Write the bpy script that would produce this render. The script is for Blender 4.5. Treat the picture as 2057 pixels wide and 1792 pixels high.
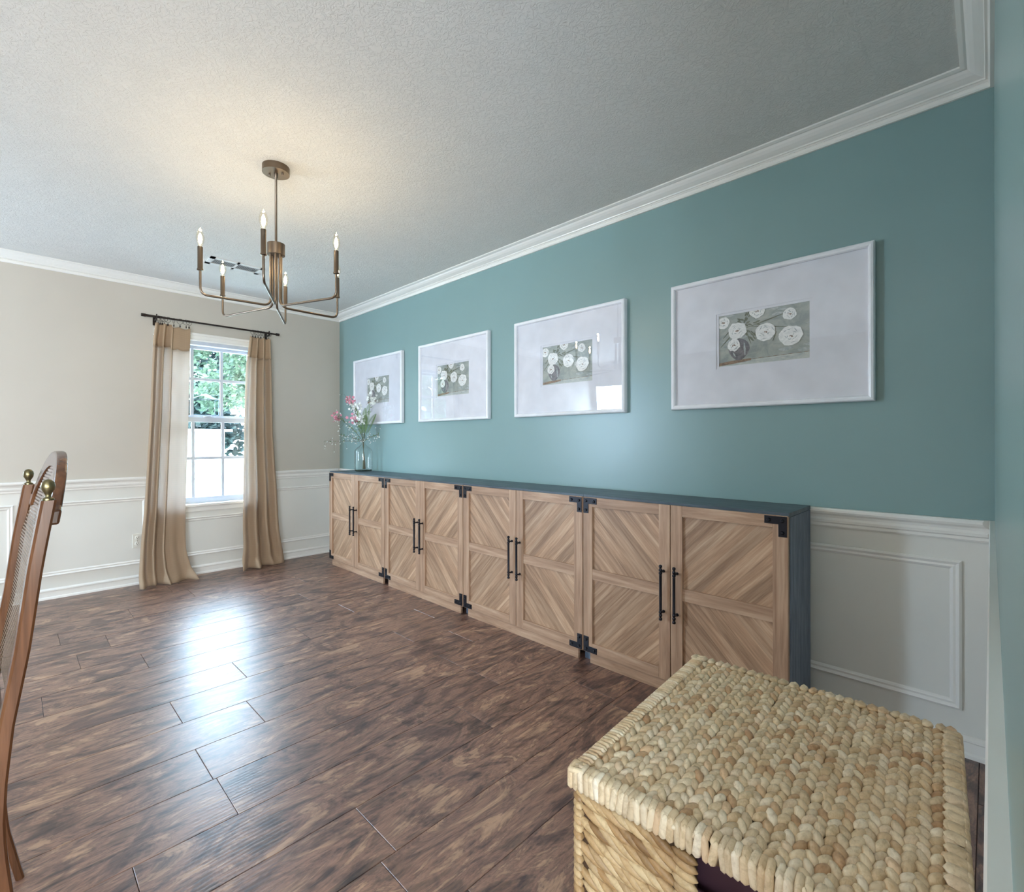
import bpy, math, random
from mathutils import Vector, Matrix
random.seed(7)
R = math.radians
scene = bpy.context.scene
col = scene.collection
for o in list(bpy.data.objects): bpy.data.objects.remove(o)

# ---------------------------------------------------------------- camera
CX, CY, CZ = 4.8581, -2.4058, 1.1344
YAW = R(45.696)
cam_data = bpy.data.cameras.new('camera'); cam = bpy.data.objects.new('camera', cam_data); col.objects.link(cam)
fw = Vector((-math.cos(YAW), math.sin(YAW), 0)); rt = Vector((math.sin(YAW), math.cos(YAW), 0)); up = Vector((0, 0, 1))
th = 0.0015
rt2 = rt * math.cos(th) - up * math.sin(th); up2 = up * math.cos(th) + rt * math.sin(th)
cam.matrix_world = Matrix(((rt2.x, up2.x, -fw.x, CX), (rt2.y, up2.y, -fw.y, CY), (rt2.z, up2.z, -fw.z, CZ), (0, 0, 0, 1)))
cam_data.sensor_fit = 'HORIZONTAL'; cam_data.sensor_width = 36
cam_data.lens = 985.28 / 2057 * 36
cam_data.shift_y = -10.4 / 2057
cam_data.clip_start = 0.01; cam_data.clip_end = 300
scene.camera = cam

# ---------------------------------------------------------------- world, sun, exposure
world = bpy.data.worlds.new('sky'); scene.world = world; world.use_nodes = True
wn = world.node_tree.nodes; wl = world.node_tree.links
bg = wn['Background']
wtc = wn.new('ShaderNodeTexCoord'); wsep = wn.new('ShaderNodeSeparateXYZ'); wr = wn.new('ShaderNodeValToRGB')
wl.new(wtc.outputs['Generated'], wsep.inputs[0]); wl.new(wsep.outputs['Z'], wr.inputs[0]); wl.new(wr.outputs[0], bg.inputs['Color'])
wce = wr.color_ramp.elements; wce.new(0.32); wce.new(0.62)
for i_, (p_, c_) in enumerate([(0.0, (0.34, 0.43, 0.54, 1)), (0.30, (0.62, 0.78, 0.96, 1)), (0.60, (0.58, 0.79, 1.0, 1)), (0.95, (0.12, 0.22, 0.42, 1))]):
    wce[i_].position = p_; wce[i_].color = c_
bg.inputs['Strength'].default_value = 21.0
sd = bpy.data.lights.new('sun', 'SUN'); sun = bpy.data.objects.new('sun', sd); col.objects.link(sun)
sd.energy = 7; sd.angle = R(1.5); sd.color = (1, 0.96, 0.88)
sun.rotation_euler = Vector((0.35, -0.6, 1.0)).to_track_quat('Z', 'Y').to_euler(); sun.location = (-10, -8, 20)

def area(name, loc, direction, sx, sy, power, color):
    d = bpy.data.lights.new(name, 'AREA'); d.shape = 'RECTANGLE'; d.size = sx; d.size_y = sy
    d.energy = power; d.color = color
    o = bpy.data.objects.new(name, d); col.objects.link(o); o.location = loc
    o.rotation_euler = Vector(direction).to_track_quat('-Z', 'Y').to_euler()
    return o
# daylight of the unseen left window, plus added fill areas in hall and behind camera
area('daylight_left_window', (0.30, -4.70, 1.30), (0.28, 1, -0.15), 0.46, 1.5, 50, (0.58, 0.78, 1.0))
area('hall_fill_area', (6.1, -4.70, 1.30), (-0.55, 1, -0.1), 2.2, 1.6, 112, (0.60, 0.79, 1.0))  # added bluish fill for the lower right, no window stands here
area('back_fill_area', (7.35, -2.9, 1.25), (-1, 0.0, 0.5), 3.4, 1.9, 128, (1.0, 0.98, 0.95))  # added neutral fill from behind, tilted up to brighten the ceiling
p_ = area('far_window_portal', (-0.16, -1.189, 1.30), (1, 0, 0), 0.78, 1.42, 1, (1, 1, 1)); p_.data.cycles.is_portal = True

scene.view_settings.view_transform = 'Standard'; scene.view_settings.look = 'None'
scene.view_settings.gamma = 1; scene.view_settings.use_curve_mapping = False
scene.view_settings.exposure = 1.16

# ---------------------------------------------------------------- helpers
def lin(c):
    f = lambda v: v / 12.92 if v <= 0.04045 else ((v + 0.055) / 1.055) ** 2.4
    return tuple(f(v / 255) for v in c) + (1,)

class N:
    def __init__(s, name):
        s.m = bpy.data.materials.new(name); s.m.use_nodes = True
        s.n = s.m.node_tree.nodes; s.l = s.m.node_tree.links; s.b = s.n['Principled BSDF']; s.out = s.n['Material Output']
    def add(s, t, **k):
        x = s.n.new('ShaderNode' + t)
        for a, v in k.items():
            if a.startswith('i_'):
                x.inputs[a[2:].replace('_', ' ')].default_value = v
            else: setattr(x, a, v)
        return x
    def link(s, a, b): s.l.new(a, b)
    def set(s, **k):
        for a, v in k.items(): s.b.inputs[a.replace('_', ' ')].default_value = v
    def ramp(s, fac, stops):
        r = s.add('ValToRGB'); s.link(fac, r.inputs[0]); e = r.color_ramp.elements
        while len(e) < len(stops): e.new(0.5)
        for i, (p, c) in enumerate(stops): e[i].position = p; e[i].color = c
        return r.outputs[0]
    def coords(s, scale=(1, 1, 1), rot=(0, 0, 0), kind='Object', offset=None):
        t = s.add('TexCoord'); src = t.outputs[kind]
        if offset:
            a = s.add('Attribute', attribute_name='rnd')
            vm = s.add('VectorMath', operation='MULTIPLY_ADD'); s.link(a.outputs['Vector'], vm.inputs[0])
            vm.inputs[1].default_value = (offset,) * 3; s.link(src, vm.inputs[2]); src = vm.outputs[0]
        m = s.add('Mapping'); m.inputs['Scale'].default_value = scale; m.inputs['Rotation'].default_value = rot
        s.link(src, m.inputs[0]); return m.outputs[0]
    def noise(s, vec, scale=5, detail=4, rough=0.55, dist=0):
        n = s.add('TexNoise'); n.inputs['Scale'].default_value = scale; n.inputs['Detail'].default_value = detail
        n.inputs['Roughness'].default_value = rough; n.inputs['Distortion'].default_value = dist
        s.link(vec, n.inputs['Vector']); return n.outputs['Fac']
    def mix(s, f, a, b, mode='MIX'):
        m = s.add('Mix', data_type='RGBA', blend_type=mode)
        for i, v in ((0, f), (6, a), (7, b)):
            if hasattr(v, 'links'): s.link(v, m.inputs[i])
            else: m.inputs[i].default_value = v
        return m.outputs[2]
    def bump(s, h, strength=0.2, dist=0.002):
        b = s.add('Bump'); b.inputs['Strength'].default_value = strength; b.inputs['Distance'].default_value = dist
        s.link(h, b.inputs['Height']); s.link(b.outputs[0], s.b.inputs['Normal'])

def plain(name, rgb, rough=0.5, metal=0, **k):
    n = N(name); n.set(Roughness=rough, Metallic=metal)
    f = n.noise(n.coords(), 9, 3)
    c = lin(rgb)
    n.link(n.ramp(f, [(0.3, tuple(v * 0.93 for v in c[:3]) + (1,)), (0.7, tuple(min(1, v * 1.05) for v in c[:3]) + (1,))]), n.b.inputs['Base Color'])
    n.set(**k); return n.m

def thin_glass(name, tint=(1, 1, 1, 1), rough=0.0, ior=1.5):
    n = N(name); n.n.remove(n.b)
    t = n.add('BsdfTransparent'); t.inputs[0].default_value = tint
    g = n.add('BsdfGlossy'); g.inputs['Roughness'].default_value = rough
    f = n.add('Fresnel')
    g2 = n.add('NewGeometry'); mr = n.add('MapRange'); mr.inputs['To Min'].default_value = ior; mr.inputs['To Max'].default_value = 1 / ior
    n.link(g2.outputs['Backfacing'], mr.inputs[0]); n.link(mr.outputs[0], f.inputs[0])
    m = n.add('MixShader'); n.link(f.outputs[0], m.inputs[0]); n.link(t.outputs[0], m.inputs[1]); n.link(g.outputs[0], m.inputs[2])
    n.link(m.outputs[0], n.out.inputs[0]); return n.m

def wood(name, dark, mid, light, axis=2, scale=1.0, rough=0.45, strip=None, offset=None):
    """grain running along `axis`; strip=(angle, width) adds boards laid on the diagonal of the XZ plane."""
    n = N(name); n.set(Roughness=rough)
    sc = [14 * scale] * 3; sc[axis] = 1.1 * scale
    if strip:
        t = n.add('TexCoord'); m0 = n.add('Mapping'); m0.inputs['Rotation'].default_value = (0, strip[0], 0)
        n.link(t.outputs['Object'], m0.inputs[0])
        sep = n.add('SeparateXYZ'); n.link(m0.outputs[0], sep.inputs[0])
        d = n.add('Math', operation='DIVIDE'); n.link(sep.outputs['X'], d.inputs[0]); d.inputs[1].default_value = strip[1]
        fl = n.add('Math', operation='FLOOR'); n.link(d.outputs[0], fl.inputs[0])
        wnz = n.add('TexWhiteNoise', noise_dimensions='1D'); n.link(fl.outputs[0], wnz.inputs['W'])
        m1 = n.add('Mapping'); m1.inputs['Scale'].default_value = (24 * scale, 24 * scale, 1.3 * scale); n.link(m0.outputs[0], m1.inputs[0])
        add = n.add('VectorMath', operation='MULTIPLY_ADD'); n.link(wnz.outputs['Color'], add.inputs[0]); add.inputs[1].default_value = (30, 30, 30); n.link(m1.outputs[0], add.inputs[2])
        vec = add.outputs[0]
    else:
        vec = n.coords(scale=tuple(sc), offset=offset)
    a = n.noise(vec, 1.0, 6, 0.6, 1.2); b = n.noise(vec, 6.0, 3, 0.6, 0.3)
    c = n.ramp(a, [(0.28, lin(dark)), (0.5, lin(mid)), (0.72, lin(light))])
    c = n.mix(0.22, c, n.ramp(b, [(0.35, lin(dark)), (0.65, lin(light))]))
    if strip:
        tone = n.ramp(wnz.outputs['Value'], [(0, (0.80, 0.78, 0.76, 1)), (1, (1.12, 1.1, 1.08, 1))])
        c = n.mix(1.0, c, tone, 'MULTIPLY')
    n.link(c, n.b.inputs['Base Color']); n.bump(b, 0.12, 0.001)
    return n.m

class MB:
    def __init__(s): s.v = []; s.f = []; s.mi = []; s.sm = []; s.c = []
    def raw(s, vs, fs, mi=0, smooth=False, c=None):
        b = len(s.v); s.v += [tuple(v) for v in vs]
        for f in fs: s.f.append(tuple(i + b for i in f)); s.mi.append(mi); s.sm.append(smooth); s.c.append(c or (0.5, 0.5, 0.5))
        return s
    def box(s, x0, x1, y0, y1, z0, z1, mi=0, c=None, bev=0):
        x0, x1 = sorted((x0, x1)); y0, y1 = sorted((y0, y1)); z0, z1 = sorted((z0, z1))
        if bev <= 0:
            v = [(x, y, z) for x in (x0, x1) for y in (y0, y1) for z in (z0, z1)]
            f = [(0, 1, 3, 2), (4, 6, 7, 5), (0, 4, 5, 1), (2, 3, 7, 6), (0, 2, 6, 4), (1, 5, 7, 3)]
            return s.raw(v, f, mi, False, c)
        import bmesh
        bm = bmesh.new(); bmesh.ops.create_cube(bm, size=1)
        for q in bm.verts:
            q.co = Vector(((x0 + x1) / 2 + q.co.x * (x1 - x0), (y0 + y1) / 2 + q.co.y * (y1 - y0), (z0 + z1) / 2 + q.co.z * (z1 - z0)))
        bmesh.ops.bevel(bm, geom=bm.edges[:], offset=bev, segments=2, affect='EDGES', profile=0.5)
        bm.verts.index_update()
        s.raw([q.co for q in bm.verts], [[q.index for q in f.verts] for f in bm.faces], mi, False, c); bm.free(); return s
    def lathe(s, prof, loc=(0, 0, 0), seg=24, mi=0, axis=2, smooth=True, c=None):
        vs = []; fs = []
        for (r, z) in prof:
            for k in range(seg):
                a = 2 * math.pi * k / seg; p = (r * math.cos(a), r * math.sin(a), z)
                if axis == 0: p = (p[2], p[0], p[1])
                if axis == 1: p = (p[0], p[2], p[1])
                vs.append((p[0] + loc[0], p[1] + loc[1], p[2] + loc[2]))
        for i in range(len(prof) - 1):
            for k in range(seg):
                k2 = (k + 1) % seg
                q = (i * seg + k, i * seg + k2, (i + 1) * seg + k2, (i + 1) * seg + k)
                fs.append(q if axis != 1 else q[::-1])
        fs.append(tuple(range(seg))[::-1]); fs.append(tuple((len(prof) - 1) * seg + k for k in range(seg)))
        return s.raw(vs, fs, mi, smooth, c)
    def tube(s, pts, r, seg=10, mi=0, smooth=True, c=None, closed=False):
        pts = [Vector(p) for p in pts]; n = len(pts); vs = []; fs = []
        rr = r if isinstance(r, (list, tuple)) else [r] * n
        t0 = (pts[1] - pts[0]).normalized()
        u = t0.orthogonal().normalized()
        for i, p in enumerate(pts):
            if closed: t = (pts[(i + 1) % n] - pts[i - 1]).normalized()
            else: t = (pts[min(i + 1, n - 1)] - pts[max(i - 1, 0)]).normalized()
            u = (u - t * u.dot(t)).normalized(); w = t.cross(u)
            for k in range(seg):
                a = 2 * math.pi * k / seg; vs.append(p + (u * math.cos(a) + w * math.sin(a)) * rr[i])
        m = n if closed else n - 1
        for i in range(m):
            j = (i + 1) % n
            for k in range(seg):
                k2 = (k + 1) % seg; fs.append((i * seg + k, i * seg + k2, j * seg + k2, j * seg + k))
        if not closed: fs.append(tuple(range(seg))[::-1]); fs.append(tuple((n - 1) * seg + k for k in range(seg)))
        return s.raw(vs, fs, mi, smooth, c)
    def lump(s, p, d, nrm, L, a, b, c=None, mi=0, seg=8, rings=6, pw=2.4):
        """a spindle-shaped strand of length L along d, half-width a, half-height b"""
        p = Vector(p); d = Vector(d).normalized(); nrm = Vector(nrm); nrm = (nrm - d * nrm.dot(d)).normalized(); w = d.cross(nrm)
        vs = []; fs = []
        for i in range(rings + 1):
            t = -1 + 2 * i / rings; k = max(0.12, (1 - abs(t) ** pw)) ** 0.7 if abs(t) < 1 else 0.12
            for j in range(seg):
                an = 2 * math.pi * j / seg
                vs.append(p + d * (t * L / 2) + w * (math.cos(an) * a * k) + nrm * (math.sin(an) * b * k))
        for i in range(rings):
            for j in range(seg):
                j2 = (j + 1) % seg; fs.append((i * seg + j, i * seg + j2, (i + 1) * seg + j2, (i + 1) * seg + j))
        fs.append(tuple(range(seg))[::-1]); fs.append(tuple(rings * seg + k for k in range(seg)))
        return s.raw(vs, fs, mi, True, c)
    def prism(s, poly, axis, a, b, mi=0):
        """poly of 2D points extruded along axis from a to b"""
        def P(u, v, w): return {0: (w, u, v), 1: (u, w, v), 2: (u, v, w)}[axis]
        n = len(poly); vs = [P(u, v, a) for u, v in poly] + [P(u, v, b) for u, v in poly]
        fs = [tuple(range(n))[::-1], tuple(range(n, 2 * n))] + [(i, (i + 1) % n, n + (i + 1) % n, n + i) for i in range(n)]
        return s.raw(vs, fs, mi)
    def build(s, name, mats, parent=None, loc=(0, 0, 0), fix=True):
        me = bpy.data.meshes.new(name); me.from_pydata(s.v, [], s.f)
        if not isinstance(mats, (list, tuple)): mats = [mats]
        for m in mats: me.materials.append(m)
        me.polygons.foreach_set('material_index', s.mi)
        if any(s.sm): me.set_sharp_from_angle(angle=R(62))
        me.polygons.foreach_set('use_smooth', s.sm)
        at = me.attributes.new('rnd', 'FLOAT_VECTOR', 'FACE')
        at.data.foreach_set('vector', [x for c in s.c for x in c])
        if fix:
            import bmesh
            bm = bmesh.new(); bm.from_mesh(me); bmesh.ops.recalc_face_normals(bm, faces=bm.faces[:]); bm.to_mesh(me); bm.free()
        o = bpy.data.objects.new(name, me); col.objects.link(o); o.location = loc
        if parent: o.parent = parent
        return o

def tag(o, label=None, cat=None, group=None, kind=None):
    if label: o['label'] = label
    if cat: o['category'] = cat
    if group: o['group'] = group
    if kind: o['kind'] = kind
    return o
def empty(name, loc=(0, 0, 0), rz=0, **k):
    o = bpy.data.objects.new(name, None); o.empty_display_size = 0.1; col.objects.link(o); o.location = loc; o.rotation_euler = (0, 0, rz)
    return tag(o, **k)
def struct(o): o['kind'] = 'structure'; return o
def kids(o): return [c for c in bpy.data.objects if c.parent == o]
def copy_tree(o, parent=None):
    c = o.copy(); col.objects.link(c); c.parent = parent
    for ch in kids(o): copy_tree(ch, c)
    return c
def rrnd(): return (random.random(), random.random(), random.random())
def fillet(pts, rad, n=6):
    pts = [Vector(p) for p in pts]; out = [pts[0]]
    for i in range(1, len(pts) - 1):
        a, b, c = pts[i - 1:i + 2]; d1 = (a - b).normalized(); d2 = (c - b).normalized()
        p0 = b + d1 * rad; p1 = b + d2 * rad
        for k in range(n + 1):
            t = k / n; out.append(p0 * (1 - t) ** 2 + b * 2 * t * (1 - t) + p1 * t * t)
    return out + [pts[-1]]

# ---------------------------------------------------------------- materials
def paint(name, rgb, rough, bscale=260, bs=0.08, bd=0.0006, big=0.03):
    n = N(name); n.set(Roughness=rough); c = lin(rgb)
    f = n.noise(n.coords(), 1.6, 3)
    n.link(n.ramp(f, [(0.3, tuple(v * (1 - big) for v in c[:3]) + (1,)), (0.7, tuple(v * (1 + big) for v in c[:3]) + (1,))]), n.b.inputs['Base Color'])
    n.bump(n.noise(n.coords(), bscale, 2), bs, bd); return n.m
M_teal = paint('teal_satin_paint', (132, 160, 158), 0.30, bs=0.18, bd=0.0008)
M_beige = paint('warm_greige_paint', (198, 190, 177), 0.42, bs=0.12)
M_white = paint('white_semigloss_paint', (226, 224, 216), 0.32, bs=0.03)
M_trim = paint('white_trim_paint', (236, 233, 226), 0.28, bs=0.0)
def ceiling_mat():
    n = N('stippled_ceiling_paint'); n.set(Roughness=0.85)
    v = n.coords()
    a = n.noise(v, 48, 5, 0.62, 1.4); b = n.noise(v, 9, 3)
    r = n.ramp(a, [(0.44, (0, 0, 0, 1)), (0.56, (1, 1, 1, 1))])
    n.link(n.mix(0.12, lin((222, 220, 214)), n.ramp(b, [(0.3, lin((200, 199, 192))), (0.7, lin((232, 230, 224)))])), n.b.inputs['Base Color'])
    n.bump(r, 0.5, 0.003); return n.m
M_ceil = ceiling_mat()
def floor_mat():
    n = N('dark_hickory_laminate')
    v = n.coords((7.0, 2.2, 1), offset=40); v2 = n.coords((75, 9, 1), offset=40); v3 = n.coords((3.2, 1.6, 1), offset=25)
    a = n.noise(v, 1.0, 8, 0.66, 3.2); b = n.noise(v2, 1, 5, 0.65, 0.8); c = n.noise(v3, 1.8, 4, 0.6, 2.0)
    colr = n.ramp(a, [(0.37, lin((52, 36, 36))), (0.44, lin((98, 70, 62))), (0.50, lin((150, 111, 94))), (0.545, lin((112, 80, 70))), (0.62, lin((190, 152, 122)))])
    colr = n.mix(0.38, colr, n.ramp(b, [(0.40, lin((60, 42, 40))), (0.58, lin((160, 124, 100)))]))
    colr = n.mix(1.0, colr, n.ramp(c, [(0.40, (0.46, 0.44, 0.50, 1)), (0.50, (1, 1, 1, 1))]), 'MULTIPLY')
    at = n.add('Attribute', attribute_name='rnd')
    colr = n.mix(1.0, colr, n.ramp(at.outputs['Fac'], [(0, (0.80, 0.78, 0.80, 1)), (1, (1.12, 1.10, 1.05, 1))]), 'MULTIPLY')
    n.link(colr, n.b.inputs['Base Color']); n.set(Roughness=0.36); n.b.inputs['IOR'].default_value = 1.8
    w = n.add('TexWave', wave_type='BANDS', bands_direction='X'); w.inputs['Scale'].default_value = 20; w.inputs['Distortion'].default_value = 5
    w.inputs['Detail'].default_value = 3; w.inputs['Detail Scale'].default_value = 1.2
    n.link(n.coords((1, 0.16, 1), offset=40), w.inputs['Vector'])
    n.bump(n.mix(0.5, w.outputs['Fac'], b), 0.16, 0.0016); return n.m
M_floor = floor_mat(); M_gap = plain('dark_floor_joint', (30, 20, 18), 0.7)
M_oak = wood('warm_oak_veneer', (134, 100, 76), (176, 140, 112), (206, 176, 148), 2)
M_oakx = wood('warm_oak_veneer_cross', (134, 100, 76), (176, 140, 112), (206, 176, 148), 0)
M_chevA = wood('oak_chevron_falling', (122, 92, 70), (174, 138, 108), (212, 182, 152), 2, strip=(R(44), 0.052))
M_chevB = wood('oak_chevron_rising', (122, 92, 70), (174, 138, 108), (212, 182, 152), 2, strip=(R(-44), 0.052))
M_slate = wood('slate_grey_woodgrain', (44, 54, 62), (64, 78, 88), (88, 102, 112), 0, 1.4, 0.38)
M_slatev = wood('slate_grey_woodgrain_side', (52, 60, 74), (86, 98, 114), (130, 142, 158), 2, 3.4, 0.42)
M_black = plain('black_iron', (38, 38, 44), 0.35, 0.6)
M_dark = plain('dark_void', (22, 18, 18), 0.8)
M_bronze = plain('brushed_bronze', (122, 108, 94), 0.34, 1.0)
M_rod = plain('dark_bronze_rod', (62, 54, 50), 0.35, 0.8)
M_frame = plain('white_lacquer_frame', (238, 238, 240), 0.3)
M_mat = plain('white_mat_board', (226, 226, 232), 0.8)
M_glass = thin_glass('picture_glass', ior=1.62)
M_wglass = thin_glass('window_glass', (0.97, 0.99, 0.99, 1))
M_vinyl = plain('white_vinyl_window', (196, 203, 214), 0.4)
M_plate = plain('ivory_plastic', (226, 222, 210), 0.35)
M_brass = plain('antique_brass', (120, 112, 82), 0.3, 0.9)
M_chair = wood('walnut_chair_wood', (52, 30, 18), (86, 54, 33), (118, 80, 52), 2, 1.0, 0.22)

# ---------------------------------------------------------------- room shell
XR = 4.8678; YE = -2.22; H = 2.44; RAIL = 0.8516; ZR = 0.80
WY0, WY1, WZ0, WZ1 = -1.562, -0.816, 0.600, 1.990     # far window opening
mb = MB()
def wallseg(y0, y1, z0, z1, mi): mb.box(-0.14, 0, y0, y1, z0, z1, mi)
wallseg(-4.8, WY0, 0, ZR, 0); wallseg(-4.8, WY0, ZR, H, 1)
wallseg(WY1, 0.12, 0, ZR, 0); wallseg(WY1, 0.12, ZR, H, 1)
wallseg(WY0, WY1, 0, WZ0, 0); wallseg(WY0, WY1, WZ1, H, 1)
struct(mb.build('wall_far', [M_white, M_beige], fix=False))
mb = MB(); mb.box(0, XR + 0.12, 0, 0.12, 0, ZR, 0); mb.box(0, XR + 0.12, 0, 0.12, ZR, H, 1)
struct(mb.build('wall_right', [M_white, M_teal], fix=False))
mb = MB(); mb.box(XR, XR + 0.12, YE, 0, 0, ZR, 0); mb.box(XR, XR + 0.12, YE, 0, ZR, H, 1)
struct(mb.build('wall_near', [M_white, M_teal], fix=False))
mb = MB(); mb.box(-0.14, 7.6, -4.92, -4.8, 0, H); struct(mb.build('wall_left', M_beige, fix=False))
mb = MB(); mb.box(7.48, 7.6, -4.8, 0.12, 0, H); struct(mb.build('wall_back', M_beige, fix=False))
mb = MB(); mb.box(XR + 0.12, 7.48, 0, 0.12, 0, H); struct(mb.build('wall_hall', M_beige, fix=False))
mb = MB(); mb.box(-0.14, 7.6, -4.92, 0.12, H, H + 0.15); struct(mb.build('ceiling', M_ceil, fix=False))

# planked floor
mb = MB(); mb.box(-0.14, 7.6, -4.92, 0.12, -0.12, -0.004, 1)
PW = 0.2298; PL = 1.108; g = 0.0007
known = {}                                              # joint positions read from the place, row by row
for x, y in [(2.99, -1.92), (2.30, -1.92), (2.53, -1.685), (3.22, -1.07), (2.07, -1.61), (1.61, -0.81), (2.76, -1.381 + 0.56), (1.84, -1.2), (1.38, -1.05), (3.45, -1.66), (3.68, -0.6)]:
    known[round((x - 2.99) / PW)] = y
x = 2.99 - PW * 13
k = -13
while x < 7.5:
    y0 = known.get(k, -random.random() * PL)
    y = y0 - PL * 5
    while y < 0.12:
        a, b = max(y, -4.9), min(y + PL, 0.1)
        xa, xb = max(x, -0.02), min(x + PW, 7.55)
        if b > a + 0.01 and xb > xa + 0.01:
            z = 0; c = rrnd(); e = 0.0012
            vs = [(xa + g, a + g, z - .0012), (xb - g, a + g, z - .0012), (xb - g, b - g, z - .0012), (xa + g, b - g, z - .0012),
                  (xa + g + e, a + g + e, z), (xb - g - e, a + g + e, z), (xb - g - e, b - g - e, z), (xa + g + e, b - g - e, z),
                  (xa + g, a + g, z - .004), (xb - g, a + g, z - .004), (xb - g, b - g, z - .004), (xa + g, b - g, z - .004)]
            fs = [(4, 5, 6, 7), (0, 1, 5, 4), (1, 2, 6, 5), (2, 3, 7, 6), (3, 0, 4, 7), (8, 9, 1, 0), (9, 10, 2, 1), (10, 11, 3, 2), (11, 8, 0, 3)]
            mb.raw(vs, fs, 0, False, c)
        y += PL
    x += PW; k += 1
struct(mb.build('floor', [M_floor, M_gap], fix=False))

# mouldings
def run(name, prof, A, B, n, mA=0, mB=0, mat=None):
    """profile (d,z) carried from A to B along a wall whose inward normal is n; mA/mB mitre inside corners"""
    A = Vector(A); B = Vector(B); t = (B - A).normalized(); n = Vector(n); vs = []; m = len(prof)
    for P, s, q in ((A, 1, mA), (B, -1, mB)):
        for d, z in prof: vs.append(P + n * d + t * (s * q * d) + Vector((0, 0, z)))
    fs = [(i, (i + 1) % m, m + (i + 1) % m, m + i) for i in range(m)] + [tuple(range(m))[::-1], tuple(range(m, 2 * m))]
    b = MB(); b.raw(vs, fs); return struct(b.build(name, mat or M_trim))
crown = [(0, 2.370), (0.010, 2.370), (0.014, 2.376), (0.014, 2.388), (0.009, 2.393), (0.016, 2.397), (0.022, 2.397), (0.024, 2.402),
         (0.034, 2.406), (0.048, 2.413), (0.060, 2.422), (0.067, 2.430), (0.074, 2.430), (0.086, 2.434), (0.086, 2.441), (0, 2.441)]
rail = [(0, 0.772), (0.006, 0.772), (0.010, 0.778), (0.010, 0.788), (0.016, 0.793), (0.018, 0.803), (0.012, 0.812), (0.015, 0.822), (0.026, 0.830),
        (0.030, 0.838), (0.030, 0.846), (0.026, 0.8516), (0, 0.8516)]
base = [(0, 0), (0.024, 0), (0.022, 0.012), (0.015, 0.018), (0.013, 0.052), (0.017, 0.057), (0.017, 0.064), (0.006, 0.073), (0, 0.074)]
fN, tN, nN = (1, 0, 0), (0, -1, 0), (-1, 0, 0)
run('trim_1', crown, (0, -4.8, 0), (0, 0, 0), fN, 0, 1); run('trim_2', crown, (0, 0, 0), (XR, 0, 0), tN, 1, 1); run('trim_3', crown, (XR, 0, 0), (XR, YE, 0), nN, 1, 0)
run('trim_4', rail, (0, -4.8, 0), (0, WY0 - 0.023, 0), fN); run('trim_5', rail, (0, WY1 + 0.023, 0), (0, 0, 0), fN, 0, 1)
run('trim_6', rail, (0, 0, 0), (XR, 0, 0), tN, 1, 1); run('trim_7', [(d * 0.45, z) for d, z in rail], (XR, 0, 0), (XR, YE, 0), nN, 1, 0)
run('baseboard_far', base, (0, -4.8, 0), (0, 0, 0), fN, 0, 1); run('baseboard_right', base, (0, 0, 0), (XR, 0, 0), tN, 1, 1); run('baseboard_near', base, (XR, 0, 0), (XR, YE, 0), nN, 1, 0)
pprof = [(0, 0), (0, 0.008), (0.007, 0.013), (0.012, 0.010), (0.017, 0.006), (0.024, 0.008), (0.030, 0.005), (0.034, 0)]   # (inward across, out of wall)
tcount = 8
def panel(O, U, n, u0, u1, z0, z1):
    global tcount
    O = Vector(O); U = Vector(U); n = Vector(n); b = MB(); m = len(pprof); rings = []
    for (u, z, su, sz) in ((u0, z0, 1, 1), (u1, z0, -1, 1), (u1, z1, -1, -1), (u0, z1, 1, -1)):
        rings.append([O + U * (u + su * d) + n * (h - 0.0005) + Vector((0, 0, z + sz * d)) for d, h in pprof])
    vs = [p for r in rings for p in r]; fs = []
    for k in range(4):
        a = k * m; c = ((k + 1) % 4) * m
        for i in range(m): fs.append((a + i, a + (i + 1) % m, c + (i + 1) % m, c + i))
    b.raw(vs, fs); struct(b.build('trim_%d' % tcount, M_trim)); tcount += 1
Y = (0, 1, 0); X = (1, 0, 0)
panel((0, 0, 0), Y, fN, -3.05, -2.385, 0.160, 0.692); panel((0, 0, 0), Y, fN, -2.29, -1.63, 0.160, 0.692)
panel((0, 0, 0), Y, fN, WY0 - 0.02, WY1 + 0.02, 0.160, 0.488); panel((0, 0, 0), Y, fN, -0.74, -0.085, 0.160, 0.692)
for a, b_ in ((0.10, 1.15), (1.25, 2.3), (2.4, 3.5), (3.6, 4.783)): panel((0, 0, 0), X, tN, a, b_, 0.158, 0.698)
panel((XR, 0, 0), (0, -1, 0), nN, 0.085, 1.0, 0.158, 0.698); panel((XR, 0, 0), (0, -1, 0), nN, 1.1, 2.1, 0.158, 0.698)

# ---------------------------------------------------------------- far window (double hung)
win = struct(empty('window_1', (0, (WY0 + WY1) / 2, 0)))
oy = (WY0 + WY1) / 2
def W(b, name, mat, **k): 
    for i, v in enumerate(b.v): b.v[i] = (v[0], v[1] - oy, v[2])
    return b.build(name, mat, win, **k)
b = MB()                                             # casing
for s in (-1, 1):
    ye = WY0 if s < 0 else WY1
    b.box(0, 0.016, ye, ye + s * 0.022, WZ0 - 0.02, WZ1, bev=0.003); 
b.box(0, 0.018, WY0 - 0.022, WY1 + 0.04, WZ1, WZ1 + 0.062, bev=0.003); b.box(0, 0.026, WY0 - 0.023, WY1 + 0.045, WZ1 + 0.045, WZ1 + 0.066, bev=0.004)
b.box(0, 0.022, WY0 - 0.03, WY1 + 0.03, WZ1 + 0.006, WZ1 + 0.016, bev=0.003)
W(b, 'window_casing', M_trim)
b = MB(); b.box(-0.13, 0.0, WY0, WY0 + 0.02, WZ0, WZ1); b.box(-0.13, 0.0, WY1 - 0.02, WY1, WZ0, WZ1); b.box(-0.13, 0.0, WY0, WY1, WZ1 - 0.03, WZ1)
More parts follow.
